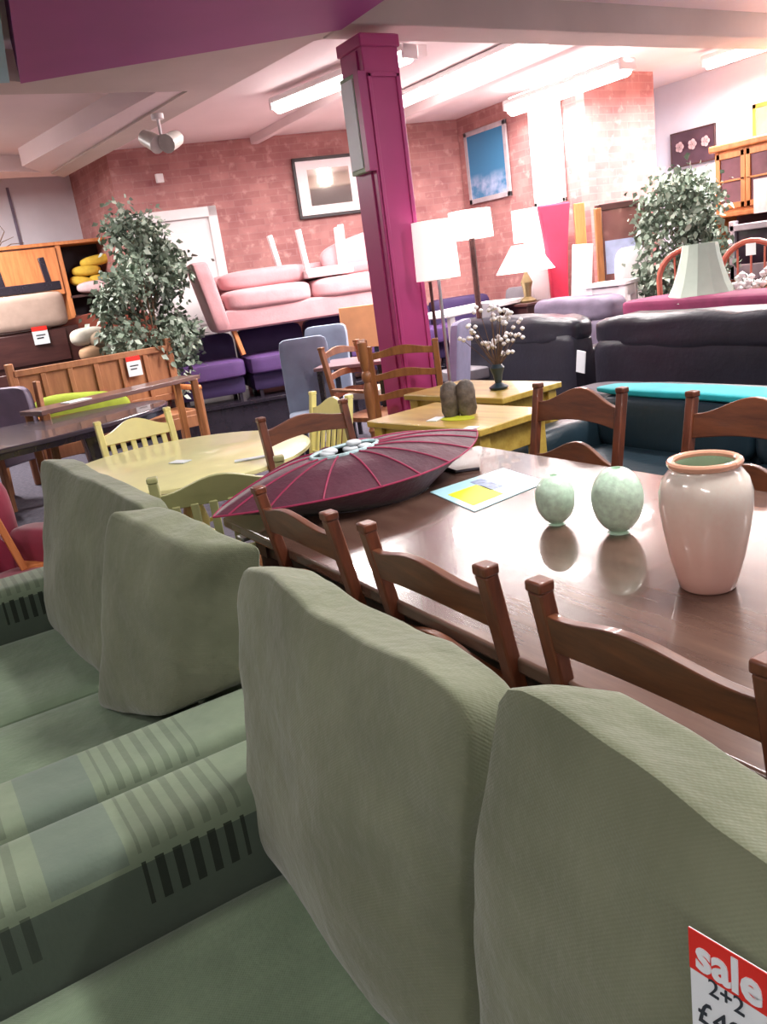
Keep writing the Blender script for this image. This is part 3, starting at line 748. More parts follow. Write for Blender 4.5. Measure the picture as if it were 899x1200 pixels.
# pine bench
ba, bb = at(16, 442, D=8.5), at(194, 405, D=9.0)
u = Vector((bb.x-ba.x, bb.y-ba.y, 0)); L = u.length; u.normalize(); an = math.atan2(u.y, u.x)
bz = (ba.z+bb.z)/2; fr = Vector((u.y, -u.x, 0))   # fr points to the viewer
bn = thing('pine_bench', 'pine panelled bench with high back and arms', 'bench', (((ba+bb)/2).x, ((ba+bb)/2).y, 0), an)
M['benchpine'] = wood('bench_pine', (176, 120, 80), (146, 94, 62), .5, 'Z', 6)
obj('backrest', G().box((0, 0, bz-.28), (L, .03, .52)), M['benchpine'], bn, False, bev=.004)
g = G().box((0, -.012, bz-.0), (L, .06, .06)).box((0, -.012, bz-.5), (L, .05, .07))
for k in range(7): g.box((-L/2+L*k/6, -.014, bz-.25), (.05, .045, .45))
obj('back_frame', g, M['benchpine'], bn, False, bev=.005)
for s in (-1, 1):
    obj('end_post', G().box((s*(L/2+.02), 0, (bz+.1)/2), (.07, .07, bz+.1)), M['benchpine'], bn, False, bev=.01)
    obj('armrest', G().box((s*(L/2+.02), -.28, .66), (.07, .56, .05)), M['orange'], bn, False, bev=.015)
    obj('front_post', G().box((s*(L/2+.02), -.52, .33), (.06, .06, .66)), M['benchpine'], bn, False, bev=.006)
obj('seat', G().box((0, -.27, .42), (L, .52, .05)).box((0, -.52, .34), (L, .03, .12)), M['benchpine'], bn, False, bev=.006)
BM = Matrix.Translation((((ba+bb)/2).x, ((ba+bb)/2).y, 0)) @ Matrix.Rotation(an, 4, 'Z')
def bpt(x, y, z): return BM @ Vector((x, y, z))
g = G().pad(bpt(-L/2+.5, -.19, .63), (.95, .22, .36), 3.0, 12, rot=an, tilt=Matrix.Rotation(.12, 3, 'Y'))
solo('lime_cushion', g, mat('lime_cloth', (150, 168, 48), .8, .12, 8), 'lime green cushion leaning on the left of the pine bench', 'cushion', bpt(-L/2+.52, -.17, .45))
def ticket(pos, an, w, h, label, tilt=0):
    r = thing('price_ticket', label, 'price tag', Vector(pos)-Vector((0, 0, h/2)), an)
    obj('card', G().box((0, 0, h/2), (w, .006, h), 0), M['tagw'], r, False)
    tag(obj('heading', G().box((0, -.002, h*.88), (w, .006, h*.24), 0), M['tagr'], r, False), 'red heading strip')
    tag(obj('writing', G().box((0, -.004, h*.52), (w*.6, .003, h*.06)).box((-.01, -.004, h*.36), (w*.45, .003, h*.06)), M['ink'], r, False), 'dark writing'); return r
ticket(bpt(L*.24, -.06, bz-.12), an, .15, .2, 'red headed white price ticket on the back of the pine bench')

# chair arm at the far left edge, in front of the bench
p = at(4, 500, D=7.6)
ac = thing('grey_armchair', 'dark grey chair with orange wooden arms at the left edge beyond the oval table', 'armchair', (p.x-.2, p.y-.1, 0), .6)
obj('back', G().pad((0, .28, .70), (.55, .1, .6), 6, 8), M['mauve'], ac, False)
obj('seat', G().pad((0, 0, .42), (.55, .55, .12), 7, 8), M['mauve'], ac, False)
for s in (-1, 1):
    obj('armrest', G().beam((s*.3, .3, .66), (s*.3, -.25, .64), .06, .04, (1, 0, 0)), M['orange'], ac, False, bev=.012)
    obj('leg', G().beam((s*.3, -.22, 0), (s*.3, -.22, .64), .05, .05), M['benchpine'], ac, False, bev=.008)
    obj('leg', G().beam((s*.3, .3, 0), (s*.3, .36, 1.02), .05, .05), M['benchpine'], ac, False, bev=.008)

# ------------------------------------------------------------------ stacked furniture far left
def seen_box(x0, y0, x1, y1, D, th, yaw=None, n=G):
    """box facing the viewer whose front face spans the two pixels at distance D"""
    a = at(x0, y0, D=D); b = at(x1, y1, D=D); return a, b
BK = Vector((Fh.x, Fh.y, 0))
def facing(name, x, y, D):
    p = at(x, y, D=D); return p
vx = Vector((wd.x, wd.y, 0))
ch = thing('leather_chest', 'dark brown low cabinet with price ticket behind the pine bench', 'cabinet', (-10.45, 1.25, 0), PI/2)
ztop = at(50, 386, X=-10.2).z; yl = -.35; yr = at(94, 392, X=-10.2).y
obj('body', G().box((-10.5, (yl+yr)/2, ztop/2), (.6, yr-yl, ztop)), M['darkbrown'], ch, bev=.01)
g = G()
for k in range(2):
    for j in range(2): g.box((-10.19, yl+(yr-yl)*(.27+.46*k), ztop-.2-.42*j), (.02, (yr-yl)*.42, .36))
for i_, part_ in enumerate([0]): obj('drawer_front', g, M['darkbrown'], ch, bev=.01)
ticket((-10.16, at(47, 393, X=-10.2).y, at(47, 393, X=-10.2).z), PI/2, .17, .2, 'white price ticket hanging on the dark brown cabinet')
# beige seat with dark legs, upside down on the cabinet
us = thing('upturned_chair', 'beige chair with dark arms lying on top of the dark brown cabinet', 'chair', (-10.4, .9, ztop), 0)
y1_ = at(80, 370, X=-10.2).y
obj('seat', G().pad((-10.4, y1_-.55, ztop+.21), (.5, 1.1, .40), 9, 10), M['beigecloth'], us)
obj('rail', G().box((-10.22, y1_-.55, ztop+.46), (.08, 1.1, .10)), M['black'], us, bev=.01)
for dy in (-.12, -.62): obj('leg', G().beam((-10.22, y1_+dy, ztop+.44), (-10.22, y1_+dy-.03, ztop+.78), .07, .07), M['black'], us, bev=.01)
# orange shelf unit behind
sx = -11.0
zt = at(60, 286, X=sx).z; y0_ = -.4; ym = at(70, 300, X=sx).y; y2_ = at(135, 290, X=sx).y
su = thing('open_shelf_unit', 'orange wood shelf unit with open dark bay and yellow rolls', 'shelf unit', (sx-.2, (y0_+y2_)/2, 0))
obj('side_panel', G().box((sx-.2, y0_, zt/2), (.4, .04, zt)), M['orange'], su, bev=.004)
obj('side_panel', G().box((sx-.2, ym, zt/2), (.4, .06, zt)), M['orange'], su, bev=.004)
obj('side_panel', G().box((sx-.2, y2_, zt/2), (.4, .05, zt)), M['orange'], su, bev=.004)
obj('top', G().box((sx-.2, (y0_+y2_)/2, zt), (.44, y2_-y0_+.06, .04)), M['orange'], su, bev=.004)
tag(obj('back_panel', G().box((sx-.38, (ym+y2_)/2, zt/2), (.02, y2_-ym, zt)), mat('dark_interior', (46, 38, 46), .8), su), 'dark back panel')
obj('door', G().box((sx+.01, (y0_+ym)/2, zt-.32), (.03, ym-y0_-.08, .56)), M['orange'], su, bev=.006)
zs1 = at(100, 346, X=sx).z; zs2 = at(110, 368, X=sx).z
for z in (zs1, zs2): obj('shelf', G().box((sx-.2, (ym+y2_)/2, z), (.4, y2_-ym-.03, .03)), M['darkbrown'], su)
ym_ = ym; yel = mat('yellow_towel', (214, 180, 66), .8, .12, 12)
for i, (dy, dz, l) in enumerate(((.17, .2, .3), (.42, .2, .32), (.25, .33, .36), (.40, .44, .42))):
    c = Vector((sx-.14, ym_+.06+dy, zs1+.03+dz-.06))
    solo('yellow_roll', G().pad(c, (.18, l, .13), 2.6, 9, tilt=Matrix.Rotation(-.25+.12*i, 3, 'X')), yel, ['yellow towel roll at the left of the shelf bay', 'yellow towel roll at the right of the shelf bay, lowest', 'yellow towel roll in the middle of the shelf bay', 'yellow towel roll on top of the pile in the shelf bay'][i], 'towel', c-Vector((0, 0, .06)), group='yellow rolls in the shelf bay')
solo('pink_bolster', G().pad((sx+.02, ym_+.42, zs1+.09), (.18, .62, .15), 3, 9), mat('pale_pink_cloth', (220, 190, 192), .85), 'pale pink bolster below the yellow rolls', 'cushion', (sx+.02, ym_+.42, zs1+.02))
# reddish headboard and cushions beside the chest
pa = at(118, 375, D=10.55)
hb = thing('red_brown_headboard', 'red-brown curved headboard standing behind the pine bench', 'headboard', (pa.x, pa.y, 0), 1.35)
obj('panel', G().prism([(-.62, 0), (.62, 0)]+[(.62-1.24*i/14, pa.z-.02+.12*math.sin(PI*i/14)) for i in range(15)], .05, 'Y'), mat('red_brown_wood', (140, 70, 54), .45, .1), hb, False, bev=.008)
for i, (x, y, w, cl, lb) in enumerate(((104, 394, .42, (196, 190, 176), 'pale cushion heaped behind the pine bench, left one'), (128, 396, .48, (134, 116, 96), 'grey-brown cushion heaped behind the pine bench, right one'), (118, 412, .5, (176, 140, 108), 'tan cushion just above the back of the pine bench'))):
    c = at(x, y, D=9.95); solo('heaped_cushion', G().pad(c, (.24, w, .2), 2.8, 9, rot=.3), mat('heap_cloth_%s' % 'abc'[i], cl, .8), lb, 'cushion', c-Vector((0, 0, .1)), group='cushions heaped behind the bench')
# support under those cushions
c = at(118, 420, D=10.0)
sb = thing('black_chest', 'black low chest under the heaped cushions', 'chest', (c.x, c.y, 0), .3)
obj('body', G().box((0, 0, (c.z-.02)/2), (.4, .9, c.z-.02)), M['black'], sb, False, bev=.01)
obj('lid', G().box((0, 0, c.z-.0), (.44, .94, .04)), M['black'], sb, False, bev=.008)

# ------------------------------------------------------------------ plants
def plant(name, label, c, h, spread, nl, ysc=1, z0=.35, size=.075, seed=1, ysh=0, slim=1.0):
    rnd = random.Random(seed)
    r = thing(name, label, 'plant', c)
    c = Vector(c)
    obj('pot', G().lathe([(.12, 0), (.17, .28), (.18, .3), (.16, .3), (.15, .26)], c, 24), M['pot'], r)
    g = G()
    tips = []
    for k in range(5):
        a = k*1.3; tp = c+Vector((math.cos(a)*.16*spread, math.sin(a)*.16*spread, h*.78)); md = c+Vector((math.cos(a)*.04, math.sin(a)*.04, h*.42))
        g.tube([c+Vector((0, 0, .25)), md, tp], .014, 6, .006)
    for k in range(60):
        z = z0*h+rnd.random()*(1-z0)*h*.95; t = (z/h-z0)/(1-z0); R = spread*(.45+.8*math.sin(PI*min(1, t*.85+.12)))*.6
        a = rnd.random()*2*PI; R *= .6+.5*rnd.random()
        e = c+Vector((math.cos(a)*R, math.sin(a)*R, z)); s = c+Vector((math.cos(a)*.05, math.sin(a)*.05, max(.3, z-.25)))
        g.tube([s, (s+e)/2+Vector((0, 0, .05)), e], .004, 4, .002); tips.append(e)
    obj('stems', g, M['bark'], r)
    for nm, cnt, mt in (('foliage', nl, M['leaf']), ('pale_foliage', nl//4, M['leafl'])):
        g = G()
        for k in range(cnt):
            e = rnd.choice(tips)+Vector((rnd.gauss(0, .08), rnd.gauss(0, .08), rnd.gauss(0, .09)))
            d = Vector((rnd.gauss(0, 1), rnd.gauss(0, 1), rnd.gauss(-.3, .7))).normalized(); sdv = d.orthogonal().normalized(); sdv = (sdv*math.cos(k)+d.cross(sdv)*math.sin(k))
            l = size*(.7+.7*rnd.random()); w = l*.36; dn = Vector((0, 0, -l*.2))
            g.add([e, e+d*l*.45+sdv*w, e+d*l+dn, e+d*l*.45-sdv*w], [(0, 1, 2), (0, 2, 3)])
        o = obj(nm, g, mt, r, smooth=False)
        if nm != 'foliage': o['label'] = 'paler leaves'
    return r
p = at(185, 420, D=9.4); zt_ = at(150, 246, D=9.4).z
plant('potted_fig_tree', 'tall bushy grey-green artificial fig tree between the bench and pink sofa', (p.x, p.y, 0), zt_, .56, 5200, z0=.28, size=.068, seed=3)
p = at(800, 330, D=9.4); zt_ = at(815, 205, D=9.4).z
plant('potted_ficus', 'tall leafy ficus plant between the white wall and the pine dresser', (p.x, p.y, 0), zt_, .56, 4200, z0=.32, size=.066, seed=5)
p = at(2, 284, D=11.3)
solo('dried_sprig', G().tube([p+Vector((0, -.1, -.12)), p, p+Vector((0, .15, .05))], .008, 5, .003).tube([p+Vector((0, -.1, -.12)), p+Vector((0, .06, .12)), p+Vector((0, .02, .2))], .008, 5, .003).tube([p+Vector((0, -.1, -.12)), p+Vector((0, .1, -.03)), p+Vector((0, .25, -.03))], .008, 5, .003).lathe([(.05, 0), (.08, .06), (.04, .15)], p+Vector((0, -.1, -.26)), 12), M['bark'], 'dried grey sprig in a small pot on top of the shelf unit', 'plant', p+Vector((0, -.1, -.26)))

# ------------------------------------------------------------------ purple seats, pink sofa
def along(y, X0=-9.25, off=0):  # line parallel to the back wall
    return onback(0, 0, 0)
PL = .36
Pu0 = 1.0
plt = thing('display_plinth', 'low black plinth under the purple seats', 'plinth', onback(2.8, 0, .95), wang)
obj('base', G().box(onback(2.22, PL/2-.02, 1.0), (4.28, 1.15, PL-.04), wang), M['black'], plt, bev=.01)
obj('deck', G().box(onback(2.22, PL-.02, 1.0), (4.3, 1.2, .04), wang), M['black'], plt, bev=.005)
def purple_seat(u, label, w=.82):
    r = thing('purple_seat', label, 'seat', onback(u, PL, .95), wang, 'purple padded seats in a row')
    obj('cushion', G().pad(onback(u, PL+.36, 1.16), (w-.02, .66, .2), 9, 10, rot=wang), M['purple'], r)
    obj('base', G().pad(onback(u, PL+.17, 1.1), (w-.06, .60, .2), 14, 6, rot=wang), M['indigo'], r)
    obj('backrest', G().pad(onback(u, PL+.40, .72), (w-.01, .22, .68), 9, 10, rot=wang), M['indigo'], r)
    for dx in (-.3, .3):
        for dy in (.85, 1.35): obj('leg', G().beam(onback(u+dx, PL, dy), onback(u+dx, PL+.1, dy), .04, .04), M['black'], r)
    return r
for i, u in enumerate((.56, 1.40, 2.24, 3.08, 3.92)):
    purple_seat(u, ['purple padded seat leftmost in the row, beside the fig tree', 'purple padded seat with clear cushion, under the gap in the pink sofa', 'purple padded seat behind the pale blue chairs', 'purple padded seat mostly behind the magenta column', 'purple padded seat seen just right of the magenta column'][i])
# pink sofa standing on the purple seats
PZ = .84; u0, u1 = .74, 3.0
ps = thing('pink_sofa', 'pale pink sofa stacked on top of the purple seats', 'sofa', onback(2.1, PZ, 1.0), wang)
def pb(u, off, z, du, do, dz, e=7, **k): return G().pad(onback(u, z, off), (du, do, dz), e, 10, rot=wang, **k)
fz = 1.12
obj('base', pb((u0+u1)/2, 1.05, fz+.12, u1-u0, .8, .24, 12), M['pink'], ps)
obj('arm', G().puff([onback(u, z, o_) for z in (fz, fz+.78) for o_ in (1.46, .62) for u in ((u0-.02, u0+.16) if z < 1.5 else (u0-.17, u0+.03))], 8, 10), M['pink'], ps)
obj('arm', G().puff([onback(u, z, o_) for z in (fz, fz+.78) for o_ in (1.46, .62) for u in ((u1-.16, u1+.02) if z < 1.5 else (u1-.03, u1+.17))], 8, 10), M['pink'], ps)
obj('backrest', pb((u0+u1)/2, .68, fz+.38, u1-u0, .18, .5), M['pink'], ps)
w = (u1-u0-.24)/2
for k in range(2):
    obj('seat_cushion', pb(u0+.12+w*(k+.5), 1.12, fz+.32, w-.01, .74, .24, 5), M['pink'], ps)
obj('back_cushion', pb(u0+.12+w*.55, 1.0, fz+.53, w+.05, .5, .22, 4), M['pink'], ps)
obj('back_cushion', G().pad(onback(u0+.12+w*1.66, fz+.64, .86), (w*.75, .2, .42), 4, 10, rot=wang, tilt=Matrix.Rotation(-.25, 3, 'Y')), M['pink'], ps)
obj('back_cushion', G().pad(onback(u0+.12+w*1.5, fz+.50, .86), (w*.95, .3, .14), 4, 10, rot=wang), M['pink'], ps)
for u in (u0+.2, u1-.2): obj('leg', G().beam(onback(u-.03, fz+.02, 1.36), onback(u+.03, fz-.27, 1.38), .05, .05), M['orange'], ps, bev=.006)
# upturned white stool on the pink sofa
st = thing('upturned_stool', 'white stool turned legs up on the pink sofa', 'stool', onback(2.33, fz+.44, 1.2), wang)
su_ = u0+.12+w*1.18
obj('seat', pb(su_+.06, 1.2, fz+.50, .56, .46, .10, 12), M['white'], st)
for du, do in ((-.2, .18), (.24, .18), (-.42, -.2), (.3, -.2)):
    obj('leg', G().beam(onback(su_+du, fz+.5, 1.2+do), onback(su_+du*1.12-.02, fz+.98, 1.2+do*1.1), .055, .055), M['white'], st, bev=.006)

# ------------------------------------------------------------------ blue chairs
def high_chair(label, x, y, D, z, yaw, mt, w=.46, name='upholstered_chair', legm='black', group=None, cat='chair'):
    p = at(x, y, D=D)
    r = thing(name, label, cat, (p.x, p.y, 0), yaw, group); h = z
    obj('backrest', G().puff([(sx_, yy, zz) for zz in (.40, h) for yy in ((.0, .09) if zz < .5 else (.10, .17)) for sx_ in (-w/2, w/2)], 10, 10), M[mt], r, False)
    obj('seat', G().pad((0, -.2, .42), (w+.01, .46, .12), 9, 8), M[mt], r, False)
    for sx_ in (-1, 1):
        for sy in (-.38, .04): obj('leg', G().beam((sx_*(w/2-.04), sy, 0), (sx_*(w/2-.04), sy, .38), .04, .04), M[legm], r, False)
    return r
high_chair('pale blue high back chair, the nearer one left of the brown chairs', 366, 470, 7.0, 1.08, 1.15, 'bluegrey', w=.42, group='pale blue chairs by the column')
high_chair('pale blue high back chair, the farther one under the pink sofa', 384, 440, 7.75, 1.12, .75, 'bluegrey', w=.42, group='pale blue chairs by the column')
# tan board-backed chair
p = at(420, 384, D=8.0)
TZc = p.z
tc = thing('tan_chair', 'tan wooden panel back chair standing left of the magenta column', 'chair', (p.x, p.y, 0), .75)
M['tan'] = mat('tan_veneer', (222, 160, 112), .5, .05)
obj('back_panel', G().box((0, .05, TZc), (.38, .03, .40), 0, Matrix.Rotation(-.1, 3, 'X')), M['tan'], tc, False, bev=.005)
obj('seat', G().pad((0, -.2, .45), (.44, .42, .08), 9, 6), M['beigecloth'], tc, False)
for s in (-1, 1):
    obj('leg', G().beam((s*.14, .04, 0), (s*.14, .05, TZc), .04, .03), M['black'], tc, False); obj('leg', G().beam((s*.19, -.38, 0), (s*.19, -.38, .42), .04, .04), M['black'], tc, False)
# small grey-pink table in front of it
p = at(418, 424, D=7.0)
sq_ = thing('square_side_table', 'small mauve topped table beside the farther pale blue chair', 'table', (p.x, p.y, 0), .8)
obj('tabletop', G().box((0, 0, p.z), (.6, .6, .03)), mat('mauve_top', (150, 122, 128), .35), sq_, False, bev=.005)
for a in (-.26, .26):
    for b in (-.26, .26): obj('leg', G().beam((a, b, 0), (a, b, p.z-.01), .04, .04), M['black'], sq_, False)

# ladderback chairs in pine/oak
lc = wood_chair('ladderback_chair', 'golden brown ladderback chair in front of the magenta column', 'chair', w=.48, h=1.0, sh=.45, mt='oak', mtv='oak', seatm='oak', rails=((.92, .05, .085), (.76, .05, .08), (.61, .05, .08)), lean=.05, sq=.042)
a1 = at(436, 409, Z=1.0); a2 = at(506, 400, Z=1.0); c_ = (a1+a2)/2; d_ = a2-a1
put(lc, c_.x, c_.y, math.atan2(d_.y, d_.x)+PI); shift_back(lc, .05)
ac2 = wood_chair('carver_chair', 'brown wooden armchair in front of the pale blue chair, seen sideways', 'chair', w=.44, h=1.0, mt='oak', mtv='oak', seatm='oak', rails=((.92, .05, .08), (.75, .05, .07), (.60, .05, .07)), lean=.10, sq=.042, arms=True)
p = at(368, 413, Z=.99); put(ac2, p.x+.03, p.y+.30, PI/2+.35)
# turned post of an upended table
p = at(424, 402, Z=1.06); 
tp = thing('upended_table', 'pine side table stood up with turned legs beside the ladderback chair', 'table', (p.x, p.y, 0))
for dx, dy in ((0, 0), (-.16, .10)):
    obj('leg', G().lathe([(.02, 0), (.034, .02), (.034, .35), (.026, .4), (.04, .43), (.026, .46), (.036, .62), (.036, .72), (.022, .78), (.036, .8), (.036, .84), (.022, .86), (.034, .9), (.034, 1.06), (.02, 1.07)], (p.x+dx, p.y+dy, 0), 14), M['oak'], tp)
obj('stretcher', G().beam((p.x, p.y, .3), (p.x-.16, p.y+.10, .3), .03, .03), M['oak'], tp)

# ------------------------------------------------------------------ pine tables
def pine_table(c, yaw, L, Wd, label, h=.75):
    r = thing('pine_table', label, 'table', (c[0], c[1], 0), yaw, 'golden pine tables')
    obj('tabletop', G().box((0, 0, h-.018), (L, Wd, .036)), M['pine'], r, False, bev=.006)
    obj('apron', G().box((0, Wd/2-.06, h-.1), (L-.12, .02, .13)).box((0, -Wd/2+.06, h-.1), (L-.12, .02, .13)).box((L/2-.06, 0, h-.1), (.02, Wd-.12, .13)).box((-L/2+.06, 0, h-.1), (.02, Wd-.12, .13)), M['pine'], r, False, bev=.003)
    for a in (-1, 1):
        for b in (-1, 1): obj('leg', G().box((a*(L/2-.06), b*(Wd/2-.06), (h-.036)/2), (.07, .07, h-.036)), M['pine'], r, False, bev=.006)
    return r
pine_table((-3.42, 2.50), .12, .86, .52, 'golden pine table with stone bookends, nearer of the two')
pine_table((-3.98, 3.12), .12, .86, .52, 'golden pine table holding white blossoms, farther of the two', .75)
M['stone'] = mat('brown_grey_stone', (92, 80, 70), .6, .35, 25, bump=.6, bscale=30)
c = at(540, 487, Z=.75)
for i, (dx, dy) in enumerate(((-.028, -.036), (.022, .030))):
    q = c+CR*0+Vector((dx, dy, 0)); q.z = .75
    pr = [(x*.056, z*1.08) for x, z in ((.72, 0), (.95, .03), (1.0, .07), (.95, .11), (.8, .145), (.5, .165), (.05, .172))]
    g = G().lathe(pr, (0, 0, 0), 20); g.v = [q+Vector((v.x*.75, v.y*(1.0), v.z))+Vector((noise.noise(v*30), noise.noise(v*31), 0))*.006 for v in g.v]
    solo('stone_bookend', g, M['stone'], ['rounded brown stone bookend on the pine table, left half of the pair', 'rounded brown stone bookend on the pine table, right half of the pair'][i], 'bookend', q, group='stone bookends on the pine table')
for (x, y, w_, lb) in ((511, 491, .10, 'white price card left of the stone bookends'), (551, 502, .08, 'pale blue card at the near corner of the pine table')):
    q = at(x, y, Z=.753); solo('price_card', G().box(q, (.06, w_, .004), .4), M['tagw'], lb, 'price tag', q)
q = at(536, 490, Z=.752); solo('lime_mat', G().prism(oval(.1, .06, q.x, q.y, .3, 24), .003, 'Z', (0, 0, .7505)), mat('lime_mat_felt', (190, 196, 40), .8), 'lime green mat under the stone bookends', 'mat', q)
# blossom spray
q = at(585, 456, Z=.75); q.z = .75
bl = thing('blossom_spray', 'white blossom spray in a dark vase on the farther pine table', 'flowers', q)
obj('vase', G().lathe([(.05, 0), (.06, .015), (.02, .04), (.03, .09), (.045, .13), (.03, .15)], q, 18), M['tealleather'], bl)
rnd = random.Random(4); gs = G(); gb = G(); gd = G()
for k in range(26):
    a = rnd.random()*2*PI; t = rnd.random(); e = q+CR*(-.02+.26*math.cos(a)*(.4+.6*t)*.75)+Vector((0, 0, .14+.22+.17*math.sin(a)*(.4+.6*t)))+BK*rnd.uniform(-.08, .08)
    gs.tube([q+Vector((0, 0, .12)), q.lerp(e, .6)+Vector((0, 0, .05)), e], .003, 4, .0015)
    for j in range(3):
        f = e+Vector((rnd.gauss(0, .015), rnd.gauss(0, .015), rnd.gauss(0, .015))); gb.lathe([(.002, -.013), (.011, -.007), (.015, .0), (.010, .008), (.002, .013)], f, 7)
obj('stems', gs, M['bark'], bl); obj('blossoms', gb, M['white'], bl)

# ------------------------------------------------------------------ leather sofas (right)
def sofa_back_view(name, label, cx, cy, L, yaw, mt, h=.95, head=True, depth=.9, group=None, facing=1):
    """local: back panel at y=0, seat towards +y*facing"""
    r = thing(name, label, 'sofa', (cx, cy, 0), yaw, group); f = facing
    def pd(c, d, e=7, **k): return G().pad((c[0], c[1]*f, c[2]), d, e, 12, **k)
    obj('back', pd((0, .13, .43), (L, .26, .72), 12), M[mt], r, False)
    nh = max(1, round(L/1.15)) if head else 1
    for k in range(1):
        obj('headrest', pd((0, .15, h-.12), (L+.02, .32, .27), 4.5, wr=.02), M[mt], r, False)
    obj('seat', pd((0, .56, .34), (L-.44, .62, .24), 8), M[mt], r, False)
    for s in (-1, 1): obj('arm', pd((s*(L/2-.11), .47, .36), (.24, .9, .56), 5), M[mt], r, False)
    return r
sofa_back_view('black_leather_sofa', 'black leather sofa seen from behind, puffy headrest, right of the armchair', -3.62, 4.86, 2.2, 0, 'leather')
sofa_back_view('leather_armchair', 'black leather two-seater seen from behind, beyond the white blossoms', -6.2, 5.2, 1.95, -.04, 'leather', h=.93)
p = at(681, 424, Y=5.17)
solo('swing_ticket', G().box((0, 0, 0), (.1, .01, .19), 0, Matrix.Rotation(.15, 3, 'Y')), M['tagw'], 'pale swing ticket hanging at the corner of the leather two-seater', 'price tag', (0, 0, 0)).location = p
# dark teal sofa facing the viewer
ts = thing('teal_sofa', 'dark teal leather sofa facing us with a bright teal throw along its back', 'sofa', (-2.3, 3.3, 0))
X0t, X1t = -3.52, -1.1
def bx8(x0, x1, y0, y1, z0, z1, e=8, n=10, **k): return G().puff([(x, y, z) for z in (z0, z1) for y in (y0, y1) for x in (x0, x1)], e, n, **k)
obj('base', bx8(X0t+.05, X1t-.05, 2.95, 3.75, .06, .3, 14), M['tealleather'], ts)
obj('backrest', bx8(X0t+.1, X1t-.1, 3.46, 3.78, .25, .715, 7, 12), M['tealleather'], ts)
for k in range(2):
    w_ = (X1t-X0t-.44)/2; xx = X0t+.22+k*w_
    obj('seat_cushion', bx8(xx+.005, xx+w_-.005, 2.9, 3.52, .27, .42, 6), M['tealleather'], ts)
    obj('back_cushion', bx8(xx+.005, xx+w_-.005, 3.36, 3.56, .38, .70, 5), M['tealleather'], ts)
for x0 in (X0t+.1, X1t-.1):
    for y0 in (3.0, 3.68): obj('foot', G().lathe([(.025, 0), (.03, .08)], (x0, y0, 0), 10), M['black'], ts)
for x0 in (X0t, X1t-.24): obj('arm', bx8(x0, x0+.24, 2.88, 3.76, .08, .56, 4.5, 12), M['tealleather'], ts)
solo('teal_throw', bx8(X0t+.2, X1t-.25, 3.38, 3.62, .69, .735, 5, 12, wr=.006), M['tealcloth'], 'bright teal throw folded along the back of the dark teal sofa', 'throw', (-2.2, 3.5, .72))
solo('grey_bench_top', bx8(-4.2, -1.6, 4.0, 4.45, .50, .66, 8, 10), M['mauve'], 'long grey padded bench between the teal sofa and black leather sofa', 'bench', (-2.9, 4.2, .5)).name = 'grey_bench_pad'
bpy.data.objects.remove(bpy.data.objects['grey_bench_pad'])
gb_ = thing('grey_bench', 'long grey padded bench between the teal sofa and the black leather sofa', 'bench', (-2.9, 4.2, 0))
obj('cushion', bx8(-4.25, -1.6, 4.0, 4.45, .42, .56, 8, 10), mat('dark_grey_cloth', (84, 76, 86), .8), gb_)
for x in (-4.1, -1.75):
    for y in (4.06, 4.38): obj('leg', G().beam((x, y, 0), (x, y, .43), .05, .05), M['black'], gb_)

# grey-mauve sofa behind, brown cushion
sofa_back_view('grey_leather_sofa', 'grey-mauve leather sofa beyond the black leather two-seater', -6.32, 6.2, 1.15, -.03, 'mauve', h=1.0, depth=.8)
p = at(606, 362, D=9.5); p.x = -7.4; p.y = 6.4
bs = thing('brown_chair', 'low brown leather chair beyond the left end of the black leather two-seater', 'armchair', (p.x, p.y, 0), .9)
M['brownl'] = mat('brown_leather', (104, 62, 62), .45, .15)
obj('backrest', G().pad((0, .2, p.z-.12), (.8, .2, .34), 3.5, 10), M['brownl'], bs, False); obj('seat', G().pad((0, -.1, .4), (.8, .6, .3), 6, 8), M['brownl'], bs, False)
for s in (-1, 1): obj('arm', G().pad((s*.42, -.1, .45), (.16, .6, .4), 4, 8), M['brownl'], bs, False)
obj('foot', G().box((0, 0, .12), (.7, .5, .24)), M['black'], bs, False)

# white table with grey chairs right of column
pa = at(500, 379, D=8.7); pb_ = at(592, 347, D=9.9)
wt = thing('white_table', 'long white table behind the floor lamp', 'table', ((pa+pb_)/2).xy.to_3d())
u = Vector((pb_.x-pa.x, pb_.y-pa.y, 0)); an = math.atan2(u.y, u.x); zz = (pa.z+pb_.z)/2
obj('tabletop', G().box(Vector(((pa.x+pb_.x)/2, (pa.y+pb_.y)/2, zz)), (u.length, .56, .05), an), M['white'], wt, bev=.01)
un = u.normalized(); nn = Vector((-un.y, un.x, 0))
for s in (-.42, .42):
    for q in (-.23, .23):
        b = Vector(((pa.x+pb_.x)/2, (pa.y+pb_.y)/2, 0))+u*s+nn*q; obj('leg', G().beam(b, b+Vector((0, 0, zz-.02)), .06, .06), M['white'], wt)
M['lilac'] = mat('lilac_upholstery', (142, 138, 168), .8, .08)
M['greych'] = mat('grey_upholstery', (122, 116, 122), .8, .08)
high_chair('lilac padded chair right behind the floor lamp pole', 527, 420, 7.0, 1.05, -.9, 'lilac', w=.5, group='padded chairs behind the floor lamp')
high_chair('grey padded chair tucked at the white table, left of the white lamp', 560, 380, 8.5, 1.08, -.2, 'greych', w=.40, group='padded chairs behind the floor lamp')
high_chair('grey padded chair under the white cone lampshade', 606, 370, 10.2, 1.14, .2, 'greych', w=.45, group='padded chairs behind the floor lamp')

